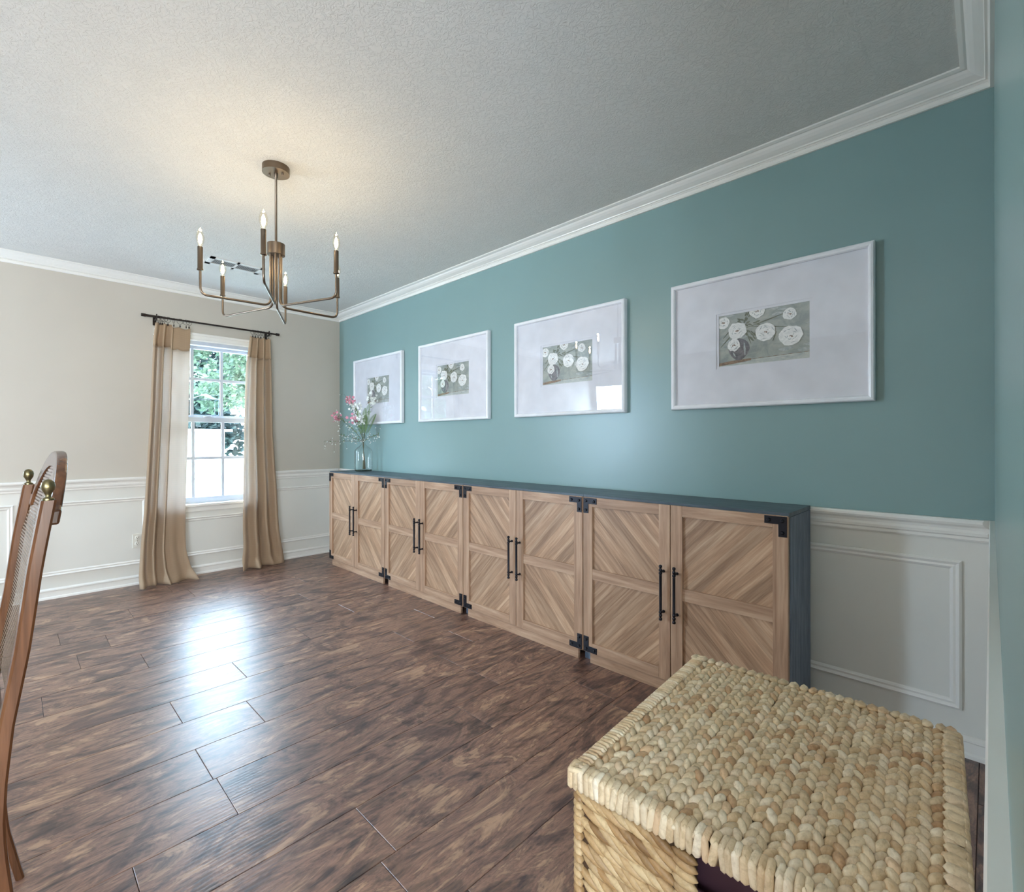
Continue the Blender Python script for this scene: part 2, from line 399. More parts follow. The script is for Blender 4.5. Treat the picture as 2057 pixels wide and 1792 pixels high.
b.box(-0.13, -0.04, WY0, WY1, WZ0, WZ0 + 0.02); W(b, 'window_frame', M_vinyl)
b = MB(); b.box(-0.06, 0.038, WY0 - 0.022, WY1 + 0.022, WZ0 - 0.022, WZ0 + 0.002, bev=0.006); b.box(0, 0.014, WY0 - 0.02, WY1 + 0.02, WZ0 - 0.065, WZ0 - 0.022, bev=0.003)
W(b, 'window_sill', M_trim)
def sash(x0, x1, z0, z1, rail0, rail1, zm, glassz):
    b = MB(); ya, yb = WY0 + 0.02, WY1 - 0.02; st = 0.026
    b.box(x0, x1, ya, ya + st, z0, z1); b.box(x0, x1, yb - st, yb, z0, z1); b.box(x0, x1, ya, yb, z0, z0 + rail0, bev=0.003); b.box(x0, x1, ya, yb, z1 - rail1, z1, bev=0.003)
    xm = (x0 + x1) / 2
    for yc in (-1.303, -1.075): b.box(xm - 0.009, xm + 0.009, yc - 0.0115, yc + 0.0115, z0, z1)
    b.box(xm - 0.0075, xm + 0.0075, ya, yb, zm - 0.0115, zm + 0.0115)
    W(b, 'sash', M_vinyl)
    b = MB(); b.box(xm - 0.001, xm + 0.001, ya + 0.01, yb - 0.01, z0 + 0.01, z1 - 0.01); W(b, 'window_pane', M_wglass)
sash(-0.105, -0.075, 1.315, 1.965, 0.045, 0.03, 1.676, 0)
sash(-0.070, -0.040, 0.618, 1.345, 0.034, 0.045, 0.988, 0)
b = MB(); b.box(-0.075, -0.035, -1.22, -1.16, 1.345, 1.352, bev=0.002); b.tube([(-0.05, -1.2, 1.356), (-0.035, -1.17, 1.358)], 0.004); W(b, 'sash_lock', M_vinyl)

# ---------------------------------------------------------------- ceiling vent
vent = empty('ceiling_vent', (0.845, -1.232, H), 0, label='white metal air register set in the ceiling between chandelier and far window', cat='vent')
b = MB(); L2, W2 = 0.180, 0.085
for (a0, a1, c0, c1) in ((-W2, W2, -L2, -L2 + 0.03), (-W2, W2, L2 - 0.03, L2), (-W2, -W2 + 0.035, -L2, L2), (W2 - 0.035, W2, -L2, L2), (-W2, W2, -0.008, 0.008)):
    b.box(a0, a1, c0, c1, -0.006, 0)
M_ventm = plain('white_painted_metal', (222, 222, 218), 0.7)
b.build('vent_frame', M_ventm, vent)
b = MB()
for i in range(24):
    y = -L2 + 0.036 + i * (2 * L2 - 0.072) / 23
    if abs(y) > 0.01: b.prism([(y - .0045, -.008), (y - .0035, -.008), (y + .0025, -.001), (y + .0015, -.001)], 0, -0.052, 0.052)
tag(b.build('louvers', M_ventm, vent), 'fine slanted white louvers')
b = MB(); b.box(-0.055, 0.055, -0.155, 0.155, -0.0015, -0.0005); b.build('duct_opening', plain('duct_grey', (128, 130, 132), 0.7), vent)

# ---------------------------------------------------------------- wall outlet
ot = empty('wall_outlet', (0, -1.697, 0.345), label='ivory duplex wall outlet low on the far wall left of the curtain', cat='outlet')
b = MB(); b.box(0, 0.006, -0.030, 0.030, -0.055, 0.055, bev=0.002); b.build('outlet_plate', M_plate, ot)
for s in (-1, 1):
    b = MB(); b.lathe([(0.0165, 0.006), (0.0165, 0.0085), (0.015, 0.009)], (0, 0, s * 0.0235), 20, 0, 0); so = b.build('socket', M_plate, ot)
    b = MB(); b.box(0.0088, 0.0096, -0.008, -0.0055, s * 0.0235 + 0.000, s * 0.0235 + 0.009); b.box(0.0088, 0.0096, 0.0055, 0.008, s * 0.0235 + 0.000, s * 0.0235 + 0.009)
    b.lathe([(0.0028, 0.0088), (0.0028, 0.0096)], (0, 0, s * 0.0235 - 0.007), 10, 0, 0); b.build('slots', M_dark, so)
b = MB(); b.lathe([(0.003, 0.006), (0.003, 0.0075)], (0, 0, 0), 10, 0, 0); b.build('screw', M_brass, ot)

# ---------------------------------------------------------------- cabinets
CW = 0.9557; CX0 = 0.489; CF = -0.345; CT = 0.858
cabs = empty('sideboard_cabinet', (0, 0, 0))
def door(parent, x0, x1, mir):
    d = empty('door', (0, 0, 0)); d.parent = parent
    z0, z1 = 0.055, 0.846; yb, yf = -0.326, CF; st = 0.054; xi0, xi1 = x0 + st, x1 - st; zi0, zi1 = z0 + st - 0.004, z1 - st + 0.006; zm = 0.456
    b = MB(); b.box(x0, xi0, yb, yf, z0, z1, 0, bev=0.0015); b.box(xi1, x1, yb, yf, z0, z1, 0, bev=0.0015)
    b.box(xi0, xi1, yb, yf, z0, zi0, 1, bev=0.0012); b.box(xi0, xi1, yb, yf, zi1, z1, 1, bev=0.0012); b.box(xi0, xi1, yb, yf + 0.002, zm - 0.027, zm + 0.027, 1, bev=0.0012)
    b.build('door_frame', [M_oak, M_oakx], d)
    y0, y1 = yb, yf + 0.012
    b = MB(); b.box(xi0, xi1, y0, y1, zm + 0.027, zi1, 1 if mir else 0); b.box(xi0, xi1, y0, y1, zi0, zm - 0.027, 0 if mir else 1)
    b.build('chevron_panel', [M_chevA, M_chevB], d)
    xo = x1 if mir else x0; s = -1 if mir else 1
    for zc, t in ((z1, -1), (z0, 1)):
        b = MB(); e = 0.003
        b.box(xo + s * e, xo + s * (e + 0.080), yf, yf - 0.003, zc + t * e, zc + t * (e + 0.030), bev=0.0008)
        b.box(xo + s * e, xo + s * (e + 0.030), yf, yf - 0.003, zc + t * (e + 0.028), zc + t * (e + 0.078), bev=0.0008)
        for (px, pz) in ((0.016, 0.016), (0.064, 0.016), (0.016, 0.062)):
            b.lathe([(0.0075, yf - 0.002), (0.0075, yf - 0.0055), (0.004, yf - 0.0085)], (xo + s * (e + px), 0, zc + t * (e + pz)), 10, 0, 1)
        b.build('corner_bracket', M_black, d)
    xh = (x0 + 0.030) if mir else (x1 - 0.030); yh = yf - 0.030
    b = MB(); pr = [(0.002, .330), (.0075, .333), (.0075, .341), (.004, .345), (.007, .350), (.0078, .357), (.004, .361), (.0078, .364), (.0078, .372), (.0045, .375), (.007, .378), (.0062, .381),
                    (.0062, .529), (.007, .532), (.0045, .535), (.0078, .538), (.0078, .546), (.004, .549), (.0078, .553), (.007, .560), (.004, .565), (.0075, .569), (.0075, .577), (.002, .580)]
    b.lathe(pr, (xh, yh, 0), 14)
    for z in (0.364, 0.546): b.lathe([(0.0045, yf - 0.0005), (0.0045, yh)], (xh, 0, z), 10, 0, 1); b.lathe([(0.007, yf), (0.007, yf - 0.004)], (xh, 0, z), 12, 0, 1)
    b.build('handle', M_black, d)
for s0, s1 in ((0.0, 0.018), (CW - 0.020, CW - 0.002)):
    b = MB(); b.prism([(-0.325, 0.05), (-0.30, 0.05), (-0.30, 0), (-0.032, 0), (-0.032, CT - 0.018), (-0.325, CT - 0.018)], 0, s0, s1); b.build('side_panel', M_slatev, cabs)

b = MB(); b.box(0.018, CW - 0.02, -0.038, -0.032, 0.05, CT - 0.018); b.box(0.018, CW - 0.02, -0.322, -0.04, 0.05, 0.062); b.build('cabinet_box', M_dark, cabs)
b = MB(); b.box(-0.0005, CW - 0.0015, -0.338, -0.031, CT - 0.016, CT, bev=0.001); b.build('top_board', M_slate, cabs)
b = MB(); b.box(0.036, CW - 0.038, -0.334, -0.318, 0, 0.052, bev=0.001); b.build('kick_board', M_oakx, cabs)
door(cabs, 0.002, CW / 2 - 0.0025, False); door(cabs, CW / 2 + 0.001, CW - 0.004, True)
cabs.location = (CX0, 0, 0)
clabels = ['oak-front cabinet farthest away in the corner, glass bottle of flowers on top',
           'second oak chevron-front cabinet from the far corner, below the second picture',
           'third oak chevron-front cabinet from the far corner, below the third picture',
           'nearest oak chevron-front cabinet with exposed slate-grey side, behind the woven basket']
for i, l in enumerate(clabels):
    c = cabs if i == 0 else copy_tree(cabs)
    c.location = (CX0 + i * CW, 0, 0); tag(c, l, 'cabinet', 'chevron cabinets along the teal wall')

# ---------------------------------------------------------------- framed prints
FW, FH, FZ = 0.8503, 0.632, 1.923
def paint_mat(name, a, bcol, sc=30, rough=0.7):
    n = N(name); n.set(Roughness=rough); f = n.noise(n.coords(scale=(sc, 1, sc * 1.6)), 1, 4, 0.6, 1.5)
    n.link(n.ramp(f, [(0.35, lin(a)), (0.65, lin(bcol))]), n.b.inputs['Base Color']); return n.m
P_mats = [paint_mat('print_sage_ground', (140, 150, 146), (176, 180, 170), 9), paint_mat('print_white_petal', (226, 226, 222), (248, 247, 243), 40),
          paint_mat('print_vase_slate', (84, 84, 92), (134, 130, 134), 30), paint_mat('print_leaf_green', (74, 84, 66), (112, 118, 92), 30),
          paint_mat('print_table_white', (168, 178, 176), (204, 206, 196), 14), paint_mat('print_umber', (110, 86, 70), (156, 128, 102), 40), paint_mat('print_grey_stroke', (150, 160, 160), (188, 194, 192), 40)]
pic = empty('framed_picture', (0, 0, 0))
b = MB(); m = [(0, 0), (0, 0.024), (0.004, 0.030), (0.012, 0.032), (0.018, 0.030), (0.022, 0.024), (0.022, 0.006), (0.022, 0)]
rings = []
for (u, z, su, sz) in ((0, -FH, 1, 1), (FW, -FH, -1, 1), (FW, 0, -1, -1), (0, 0, 1, -1)): rings += [(u + su * d, -h, z + sz * d) for d, h in m]
fs = []
for k in range(4):
    a = k * len(m); c = ((k + 1) % 4) * len(m); fs += [(a + i, a + (i + 1) % len(m), c + (i + 1) % len(m), c + i) for i in range(len(m))]
b.raw(rings, fs); b.build('frame', M_frame, pic)
ax0, ax1, az0, az1 = 0.226, 0.634, -0.445, -0.180            # mat window (relative to frame top-left)
b = MB(); yb, yf = -0.010, -0.0135
b.box(0.02, ax0, yb, yf, -FH + 0.02, -0.02); b.box(ax1, FW - 0.02, yb, yf, -FH + 0.02, -0.02); b.box(ax0, ax1, yb, yf, az1, -0.02); b.box(ax0, ax1, yb, yf, -FH + 0.02, az0)
b.build('mat_board', M_mat, pic)
b = MB(); ix0, ix1, iz0, iz1 = ax0 + 0.012, ax1 - 0.012, az0 + 0.011, az1 - 0.011; yb, yf = -0.006, -0.010
b.box(ax0 - 0.02, ix0, yb, yf, az0 - 0.02, az1 + 0.02); b.box(ix1, ax1 + 0.02, yb, yf, az0 - 0.02, az1 + 0.02); b.box(ix0, ix1, yb, yf, iz1, az1 + 0.02); b.box(ix0, ix1, yb, yf, az0 - 0.02, iz0)
b.build('inner_mat', M_mat, pic)
b = MB(); PWd, PH = ix1 - ix0, iz1 - iz0; rg = random.Random(3)
layer = [0.0060]
def pl(pts, mi):
    layer[0] += 0.00002
    q = [(ix0 + min(1, max(0, u)) * PWd, -layer[0], iz1 - min(1, max(0, v)) * PH) for u, v in pts]
    b.raw(q, [tuple(range(len(q)))], mi)
asp = PWd / PH
b.box(ix0 - .005, ix1 + .005, -0.004, -0.006, iz0 - .005, iz1 + .005, 0)
def stroke(u0, v0, u1, v1, w, mi):
    du, dv = u1 - u0, (v1 - v0); L = math.hypot(du * asp, dv) + 1e-6; nu, nv = -dv / L / asp * w, du * asp / L * w
    pl([(u0 - nu * .4, v0 - nv * .4), ((u0 + u1) / 2 - nu, (v0 + v1) / 2 - nv), (u1 - nu * .3, v1 - nv * .3), (u1 + nu * .3, v1 + nv * .3), ((u0 + u1) / 2 + nu, (v0 + v1) / 2 + nv), (u0 + nu * .4, v0 + nv * .4)], mi)
for i in range(26): u = rg.random(); v = rg.random() * .85; stroke(u, v, u + .12, v - .02 + rg.random() * .04, .012 + rg.random() * .02, 6 if rg.random() < .7 else 0)
pl([(0, .97), (.3, .93), (1, .88), (1, 1), (0, 1)], 4)
for i in range(14): u = rg.random() * .9; v = .93 + rg.random() * .06; stroke(u, v, u + .15, v - .01, .006, 6)
pl([(0, .93), (.15, .905), (.38, .89), (.38, .93), (.15, .97), (0, .985)], 5)
for i in range(9): u = .3 + i * .08; stroke(u, .915 - u * .03, u + .07, .913 - u * .03, .005, 5)
pl([(.24 + .125 * math.cos(t) * (1.0 - .25 * max(0, math.sin(t))), .70 + .21 * math.sin(t)) for t in [i * 2 * math.pi / 20 for i in range(20)]], 2)
stroke(.30, .58, .31, .82, .02, 6); stroke(.17, .75, .2, .84, .015, 6)
for i in range(34):
    a = rg.random() * 6.28; u = .30 + .16 * rg.random() * math.cos(a); v = .22 + .2 * rg.random() * math.sin(a); stroke(u, v, u + .05 * math.cos(a), v + .07 * math.sin(a), .018, 3)
for (q0, q1, q2, q3) in ((.02, .62, .18, .36), (.33, .3, .75, .14), (.36, .28, .8, .40), (.32, .35, .38, .62), (.66, .45, .62, .62), (.05, .45, .2, .2), (.4, .5, .47, .3)):
    stroke(q0, q1, q2, q3, .012, 3)
for i in range(10): u = .34 + rg.random() * .08; v = .3 + rg.random() * .3; stroke(u, v, u + .03, v + .06, .014, 3)
def rose(u, v, r):
    pl([(u + r / asp * (1 + .22 * rg.random()) * math.cos(t), v + r * (.95 + .25 * rg.random()) * math.sin(t)) for t in [i * 2 * math.pi / 18 for i in range(18)]], 1)
    for k in range(13):
        a = k * 2.4 + rg.random(); rr = r * rg.uniform(.28, .85); l = rg.uniform(.35, .8); q = rr + r * rg.uniform(-.2, .2)
        stroke(u + rr / asp * math.cos(a), v + rr * math.sin(a), u + q / asp * math.cos(a + l), v + q * math.sin(a + l), rg.uniform(.004, .009), 6)
    for k in range(5): stroke(u - .014 + .007 * k, v - .02 * rg.random(), u - .012 + .008 * k, v + .03 * rg.random(), .010, 5)
rose(.05, .14, .11); rose(.45, .02, .12); rose(.80, .17, .10); rose(.22, .33, .155); rose(.54, .43, .155); rose(.81, .57, .175); rose(.18, .61, .11)
b.build('flower_print', P_mats, pic)
b = MB(); b.box(0.02, FW - 0.02, -0.0185, -0.0175, -FH + 0.02, -0.02); b.build('glass', M_glass, pic)
b = MB(); b.box(0.01, FW - 0.01, -0.0001, -0.0035, -FH + 0.01, -0.01); b.build('backing', M_mat, pic)
pl_lab = ['leftmost white-framed rose print, partly behind the flowers in the bottle', 'white-framed rose print with the window mirrored in its glass, second from far corner',
          'white-framed rose print, third from the far corner, with chandelier bulbs mirrored in it', 'largest-looking white-framed rose print, nearest the right end of teal wall']
for i, (fx, l) in enumerate(zip((0.3509, 1.4519, 2.5611, 3.682), pl_lab)):
    c = pic if i == 0 else copy_tree(pic)
    c.location = (fx, -0.0035, FZ); tag(c, l, 'picture', 'framed rose prints on the teal wall')

# ---------------------------------------------------------------- chandelier
ch = empty('chandelier', (2.423, -1.518, 0), label='six-arm bronze candle chandelier hanging from the ceiling, bulbs lit', cat='chandelier')
b = MB(); b.lathe([(0.010, 2.409), (0.060, 2.409), (0.060, 2.440)], seg=40)
for s in (-1, 1): b.lathe([(0.003, 2.399), (0.0045, 2.402), (0.0045, 2.409)], (s * 0.028, s * 0.02, 0), 10)
b.build('canopy', M_bronze, ch)
b = MB(); b.lathe([(0.0055, 2.07), (0.0055, 2.385), (0.009, 2.388), (0.009, 2.410)], seg=16); b.build('stem', M_bronze, ch)
b = MB(); b.lathe([(0.005, 2.020), (0.039, 2.020), (0.039, 2.073), (0.008, 2.074)], seg=36); b.build('hub', M_bronze, ch)
nb = N('lit_filament_glow'); nb.n.remove(nb.b); e = nb.add('Emission'); e.inputs[0].default_value = (1, 0.80, 0.48, 1); e.inputs[1].default_value = 22; nb.link(e.outputs[0], nb.out.inputs[0]); M_fil = nb.m
M_bulb = thin_glass('bulb_glass', (1, 0.97, 0.90, 1), ior=1.35)
arms = [(-0.036, -0.305), (-0.395, -0.12), (0.347, -0.175), (0.343, 0.133), (-0.004, 0.308), (-0.34, 0.173)]
for ax, ay in arms:
    rr = math.hypot(ax, ay); dx, dy = ax / rr, ay / rr; a = math.atan2(dy, dx)
    b = MB(); b.tube(fillet([(dx * 0.024, dy * 0.024, 2.022), (dx * 0.024, dy * 0.024, 1.776), (ax, ay, 1.776), (ax, ay, 1.884)], 0.034, 8), 0.0052, 12); b.build('arm', M_bronze, ch)
    b = MB(); b.lathe([(0.0055, 1.880), (0.0125, 1.882), (0.0125, 1.887), (0.0105, 1.889), (0.0105, 1.984), (0.006, 1.985)], (ax, ay, 0), 18); cs = b.build('candle_sleeve', M_bronze, ch)
    b = MB(); b.lathe([(0.0065, 1.985), (0.0085, 1.992), (0.0135, 2.004), (0.0168, 2.018), (0.0165, 2.030), (0.0130, 2.044), (0.0075, 2.056), (0.003, 2.064), (0.0008, 2.067)], (ax, ay, 0), 18)
    bu = b.build('bulb', M_bulb, cs)
    b = MB(); b.lathe([(0.001, 1.996), (0.006, 2.002), (0.0085, 2.016), (0.0065, 2.032), (0.002, 2.044)], (ax, ay, 0), 12); tag(b.build('filament', M_fil, cs), 'glowing warm filament')
    pd = bpy.data.lights.new('bulb_light', 'POINT'); pd.energy = 0.62; pd.color = (1, 0.80, 0.52); pd.shadow_soft_size = 0.007
    po = bpy.data.objects.new('bulb_light', pd); col.objects.link(po); po.location = (ax, ay, 2.056); po.parent = ch

# ---------------------------------------------------------------- curtain rod, rings, curtains
RX, RZ = 0.09, 2.130
rod = empty('curtain_rod', (RX, -1.16, RZ), label='thin dark bronze curtain rod spanning the far window', cat='curtain rod')
b = MB(); b.lathe([(0.0075, -0.523), (0.0075, 0.519)], (0, 0, 0), 14, 0, 1); b.lathe([(0.0098, -0.523), (0.0098, -0.40)], (0, 0, 0), 14, 0, 1); b.build('pole', M_rod, rod)
for s, y0 in ((-1, -0.523), (1, 0.519)):
    b = MB(); b.lathe([(0.0085, y0 - s * 0.03), (0.0125, y0 - s * 0.028), (0.0125, y0)], (0, 0, 0), 14, 0, 1); b.build('end_cap', M_rod, rod)
for yb_ in (-1.583, -0.729):
    y = yb_ + 1.16; b = MB(); b.box(-RX, -RX + 0.004, y - 0.012, y + 0.012, -0.055, 0.01, bev=0.001); b.box(-RX, 0.004, y - 0.004, y + 0.004, -0.022, -0.012)
    b.tube([(0.013 * math.cos(t), y, 0.013 * math.sin(t)) for t in [i * 2 * math.pi / 16 for i in range(16)]], 0.0035, 8, closed=True); b.box(-0.003, 0.003, y - 0.004, y + 0.004, 0.01, 0.022)
    b.build('bracket', M_rod, rod)
def ring(y, tilt, label, group):
    r = empty('curtain_ring', (RX, y, RZ - 0.012), R(tilt), label=label, cat='curtain ring', group=group)
    b = MB(); b.tube([(0.0215 * math.cos(t), 0, 0.0215 * math.sin(t)) for t in [i * 2 * math.pi / 22 for i in range(22)]], 0.0013, 6, closed=True)
    r.location = (RX, y, RZ - 0.0115); b.build('ring', M_rod, r)
    b = MB(); b.tube([(0, 0, -0.0215), (0, 0, -0.032)], 0.0012, 6); b.box(-0.004, 0.004, -0.0035, 0.0035, -0.048, -0.031, bev=0.001); b.build('clip', M_rod, r)
ringsL = [-1.573, -1.560, -1.546, -1.532, -1.508, -1.468, -1.425, -1.382, -1.362]
ringsR = [-0.870, -0.848, -0.826, -0.802, -0.777, -0.752, -0.735]
for i, y in enumerate(ringsL): ring(y, [35, 70, -60, 80, 55, 5, 60, 75, -70][i], 'small dark clip ring on the rod holding the left curtain', 'clip rings of the left curtain')
for i, y in enumerate(ringsR): ring(y, [30, -60, 75, 40, 65, -50, 70][i], 'small dark clip ring on the rod holding the right curtain', 'clip rings of the right curtain')

def fabric(name, rgb, transl):
    n = N(name); n.set(Roughness=0.9)
    v = n.coords(); sep = n.add('SeparateXYZ'); n.link(v, sep.inputs[0])
    w1 = n.add('TexWave', wave_type='BANDS', bands_direction='Z'); w1.inputs['Scale'].default_value = 38; w1.inputs['Distortion'].default_value = 1.2; n.link(v, w1.inputs['Vector'])
    w2 = n.add('TexWave', wave_type='BANDS', bands_direction='Y'); w2.inputs['Scale'].default_value = 48; w2.inputs['Distortion'].default_value = 1.0; n.link(v, w2.inputs['Vector'])
    wv = n.mix(0.5, w1.outputs['Fac'], w2.outputs['Fac'])
    c = lin(rgb); cc = n.ramp(wv, [(0.2, tuple(x * .86 for x in c[:3]) + (1,)), (0.8, tuple(min(1, x * 1.06) for x in c[:3]) + (1,))])
    n.link(cc, n.b.inputs['Base Color']); n.bump(wv, 0.15, 0.0008)
    t = n.add('BsdfTranslucent'); n.link(n.mix(0.75, cc, (0.97, 0.95, 0.92, 1)), t.inputs[0])
    m = n.add('MixShader'); m.inputs[0].default_value = transl
    n.link(n.b.outputs[0], m.inputs[1]); n.link(t.outputs[0], m.inputs[2]); n.link(m.outputs[0], n.out.inputs[0]); return n.m
M_cur = fabric('tan_linen_weave', (184, 157, 128), 0.30); M_hdr = fabric('tan_linen_header', (180, 152, 122), 0.08)
def interp(tab, z):
    if z >= tab[0][0]: return tab[0][1]
    for (z0, v0), (z1, v1) in zip(tab, tab[1:]):
        if z >= z1: t = (z - z1) / (z0 - z1); return v0 * t + v1 * (1 - t)
    return tab[-1][1]
def smooth(t): t = max(0, min(1, t)); return t * t * (3 - 2 * t)
def curtain(name, left, right, fold, label, sags, foot):
    nu, nv = 150, 90; top = 2.082; mb2 = [MB(), MB()]
    G = []
    for j in range(nv + 1):
        s = j / nv; row = []
        for i in range(nu + 1):
            u = i / nu
            zt = top - sags(u); z = zt * (1 - s) + 0.006 * s
            yl, yr = interp(left, z), interp(right, z)
            dx, du, dz = fold(u, z)
            y = yl + (yr - yl) * (u + du)
            x = RX + dx + foot(u, z)
            row.append((max(0.036, x), y, max(0.004, z + dz)))
        G.append(row)
    hb = 8
    obs = []
    for mm, (j0, j1) in zip(mb2, ((0, hb), (hb, nv))):
        vs = [p for r in G[j0:j1 + 1] for p in r]; fs = []
        for j in range(j1 - j0):
            for i in range(nu): a = j * (nu + 1) + i; fs.append((a, a + 1, a + nu + 2, a + nu + 1))
        mm.raw([(p[0], p[1], p[2]) for p in vs], fs, 0, True)
    root = empty(name, (0, 0, 0), label=label, cat='curtain')
    for nm, mm, mt in (('header_band', mb2[0], M_hdr), ('drape', mb2[1], M_cur)):
        o = mm.build(nm, mt, root, fix=False)
        md = o.modifiers.new('t', 'SOLIDIFY'); md.thickness = 0.0012
    return root
def foldL(u, z):
    k = smooth((2.08 - z) / 0.25); a = 0.5 + 0.5 * k
    deep = smooth((0.56 - u) / 0.08)
    w = math.sin(u * 2 * math.pi * 4.6 + 0.5 * math.sin(z * 1.1)) * 0.024 * a * deep + (math.sin(u * 2 * math.pi * 3.2 + 0.6) * 0.005 * (0.35 + 1.6 * smooth((0.8 - z) / .8))) * (1 - deep)
    w += -0.026 * math.exp(-((u - 0.33) / 0.035) ** 2) * k
    return w, 0.012 * math.sin(u * 2 * math.pi * 4.6 + 1) * deep * math.sin(math.pi * u), 0
def footL(u, z):
    t = smooth((0.42 - z) / 0.42); h = smooth((0.10 - z) / 0.10)
    return 0.055 * t + h * (0.045 + 0.030 * math.sin(u * 13 + 1.0)) 
curtain('curtain', [(2.08, -1.592), (1.95, -1.607), (1.35, -1.628), (0.60, -1.665), (0.0, -1.715)], [(2.08, -1.352), (1.3, -1.368), (0.6, -1.389), (0.25, -1.392), (0.12, -1.368), (0.0, -1.318)],
        foldL, 'tan linen curtain on the left side of the far window, hem pooling on the floor', lambda u: 0.010 * smooth((u - 0.42) / .06) + 0.012 * abs(math.sin(u * 9.5)) * (u > .45), footL)
def foldR(u, z):
    k = smooth((2.08 - z) / 0.25)
    w = 0.019 * math.sin(u * 2 * math.pi * 3.3 + 0.5 + 0.3 * math.sin(2 * z)) * (0.7 + 0.4 * k)
    w += -0.030 * math.exp(-((u - 0.50) / 0.035) ** 2) * k
    return w, 0.012 * math.sin(u * 2 * math.pi * 3.3 + 1.4) * math.sin(math.pi * u), 0
def footR(u, z):
    t = smooth((0.45 - z) / 0.45); h = smooth((0.10 - z) / 0.10)
    return 0.05 * t * (1.1 - 0.6 * u) + h * (0.035 + 0.03 * math.sin(u * 15 + 2.2))
curtain('curtain', [(2.08, -0.893), (1.8, -0.930), (1.3, -0.946), (0.5, -0.958), (0.2, -0.963), (0.0, -0.992)], [(2.08, -0.722), (1.2, -0.702), (0.7, -0.668), (0.3, -0.650), (0.0, -0.610)],
        foldR, 'narrower tan linen curtain on the right side of the far window', lambda u: 0.010 * abs(math.sin(u * 14)), footR)

# ---------------------------------------------------------------- bird feeder stuck to the window
bf = empty('bird_feeder', (-0.115, -1.187, 1.325), label='small clear bird feeder mounted outside the upper window pane', cat='bird feeder')
M_acr = thin_glass('clear_acrylic', (0.90, 0.94, 0.95, 1), 0.03, 1.5)
b = MB(); b.prism([(-0.105, 0.185), (0, 0.232), (0.105, 0.185), (0.105, 0.180), (0, 0.226), (-0.105, 0.180)], 0, -0.12, 0.0); b.build('roof', plain('white_acrylic', (236, 238, 240), .25), bf)
b = MB(); b.box(-0.003, 0, -0.1, 0.1, 0.0, 0.185); b.box(-0.118, 0, -0.1, -0.097, 0, 0.18); b.box(-0.118, 0, 0.097, 0.1, 0, 0.18); b.build('clear_box', M_acr, bf)
b = MB(); b.box(-0.118, -0.002, -0.098, 0.098, 0.002, 0.006); b.box(-0.118, -0.114, 0.095, 0.098, 0.04, 0.18); b.box(-0.005, -0.002, 0.095, 0.098, 0.04, 0.18); b.box(-0.118, -0.114, -0.098, 0.098, 0.0, 0.045); b.box(-0.005, -0.002, -0.098, 0.098, 0.0, 0.045); b.box(-0.118, -0.002, -0.002, 0.002, 0, 0.045)
b.box(-0.004, 0.0005, -0.1, 0.1, 0.176, 0.183); b.build('seed_tray', plain('grey_plastic_tray', (150, 152, 160), .4), bf)
for s in (-1, 1):
    b = MB(); b.box(-0.0045, 0.0005, s * 0.066 - 0.030, s * 0.066 + 0.030, 0.165, 0.222, bev=0.0015); b.build('adhesive_pad', thin_glass('milky_pad', (0.62, 0.68, 0.68, 1), 0.2, 1.7), bf)

# ---------------------------------------------------------------- bottle vase and flowers
VX, VY, VZ = 0.735, -0.135, CT
n = N('clear_bottle_glass'); n.set(Roughness=0.0); n.b.inputs['Transmission Weight'].default_value = 1; n.b.inputs['IOR'].default_value = 1.2; n.b.inputs['Base Color'].default_value = (0.93, 0.98, 0.96, 1)
M_bot = thin_glass('bottle_glass_thin', (0.985, 0.995, 0.99, 1), 0.0, 1.45)
vase = empty('glass_bottle', (VX, VY, VZ), label='clear glass jug-shaped bottle on the farthest cabinet top holding flowers', cat='bottle')
prof = [(0.066, 0.001), (0.076, 0.008), (0.080, 0.020), (0.081, 0.175), (0.077, 0.192), (0.062, 0.210), (0.036, 0.232), (0.022, 0.244), (0.0175, 0.256), (0.0175, 0.272), (0.021, 0.276), (0.021, 0.283)]
inner = [(r - 0.003, z + (0.010 if i < 3 else 0)) for i, (r, z) in enumerate(prof)]
def openlathe(b, pr, seg=36):
    vs = []; fs = []
    for r, z in pr: vs += [(r * math.cos(2 * math.pi * k / seg), r * math.sin(2 * math.pi * k / seg), z) for k in range(seg)]
    for i in range(len(pr) - 1): fs += [(i * seg + k, i * seg + (k + 1) % seg, (i + 1) * seg + (k + 1) % seg, (i + 1) * seg + k) for k in range(seg)]
    b.raw(vs, fs, 0, True)
b = MB(); openlathe(b, [(0.001, 0.001)] + prof + inner[::-1] + [(0.001, 0.011)]); b.build('bottle_body', M_bot, vase)
b = MB(); b.lathe([(0.060, 0.0005), (0.074, 0.004), (0.077, 0.010), (0.074, 0.013), (0.030, 0.016)], seg=36); tag(b.build('bottle_base', thin_glass('thick_glass_base', (0.60, 0.62, 0.56, 1), 0.05, 1.6), vase), 'thick greenish glass base')
b = MB(); b.tube([(-0.030 + 0.018 * math.cos(t), -0.012, 0.255 + 0.018 * math.sin(t)) for t in [i * 2 * math.pi / 16 for i in range(16)]], 0.0035, 8, closed=True); b.build('finger_loop', M_bot, vase)

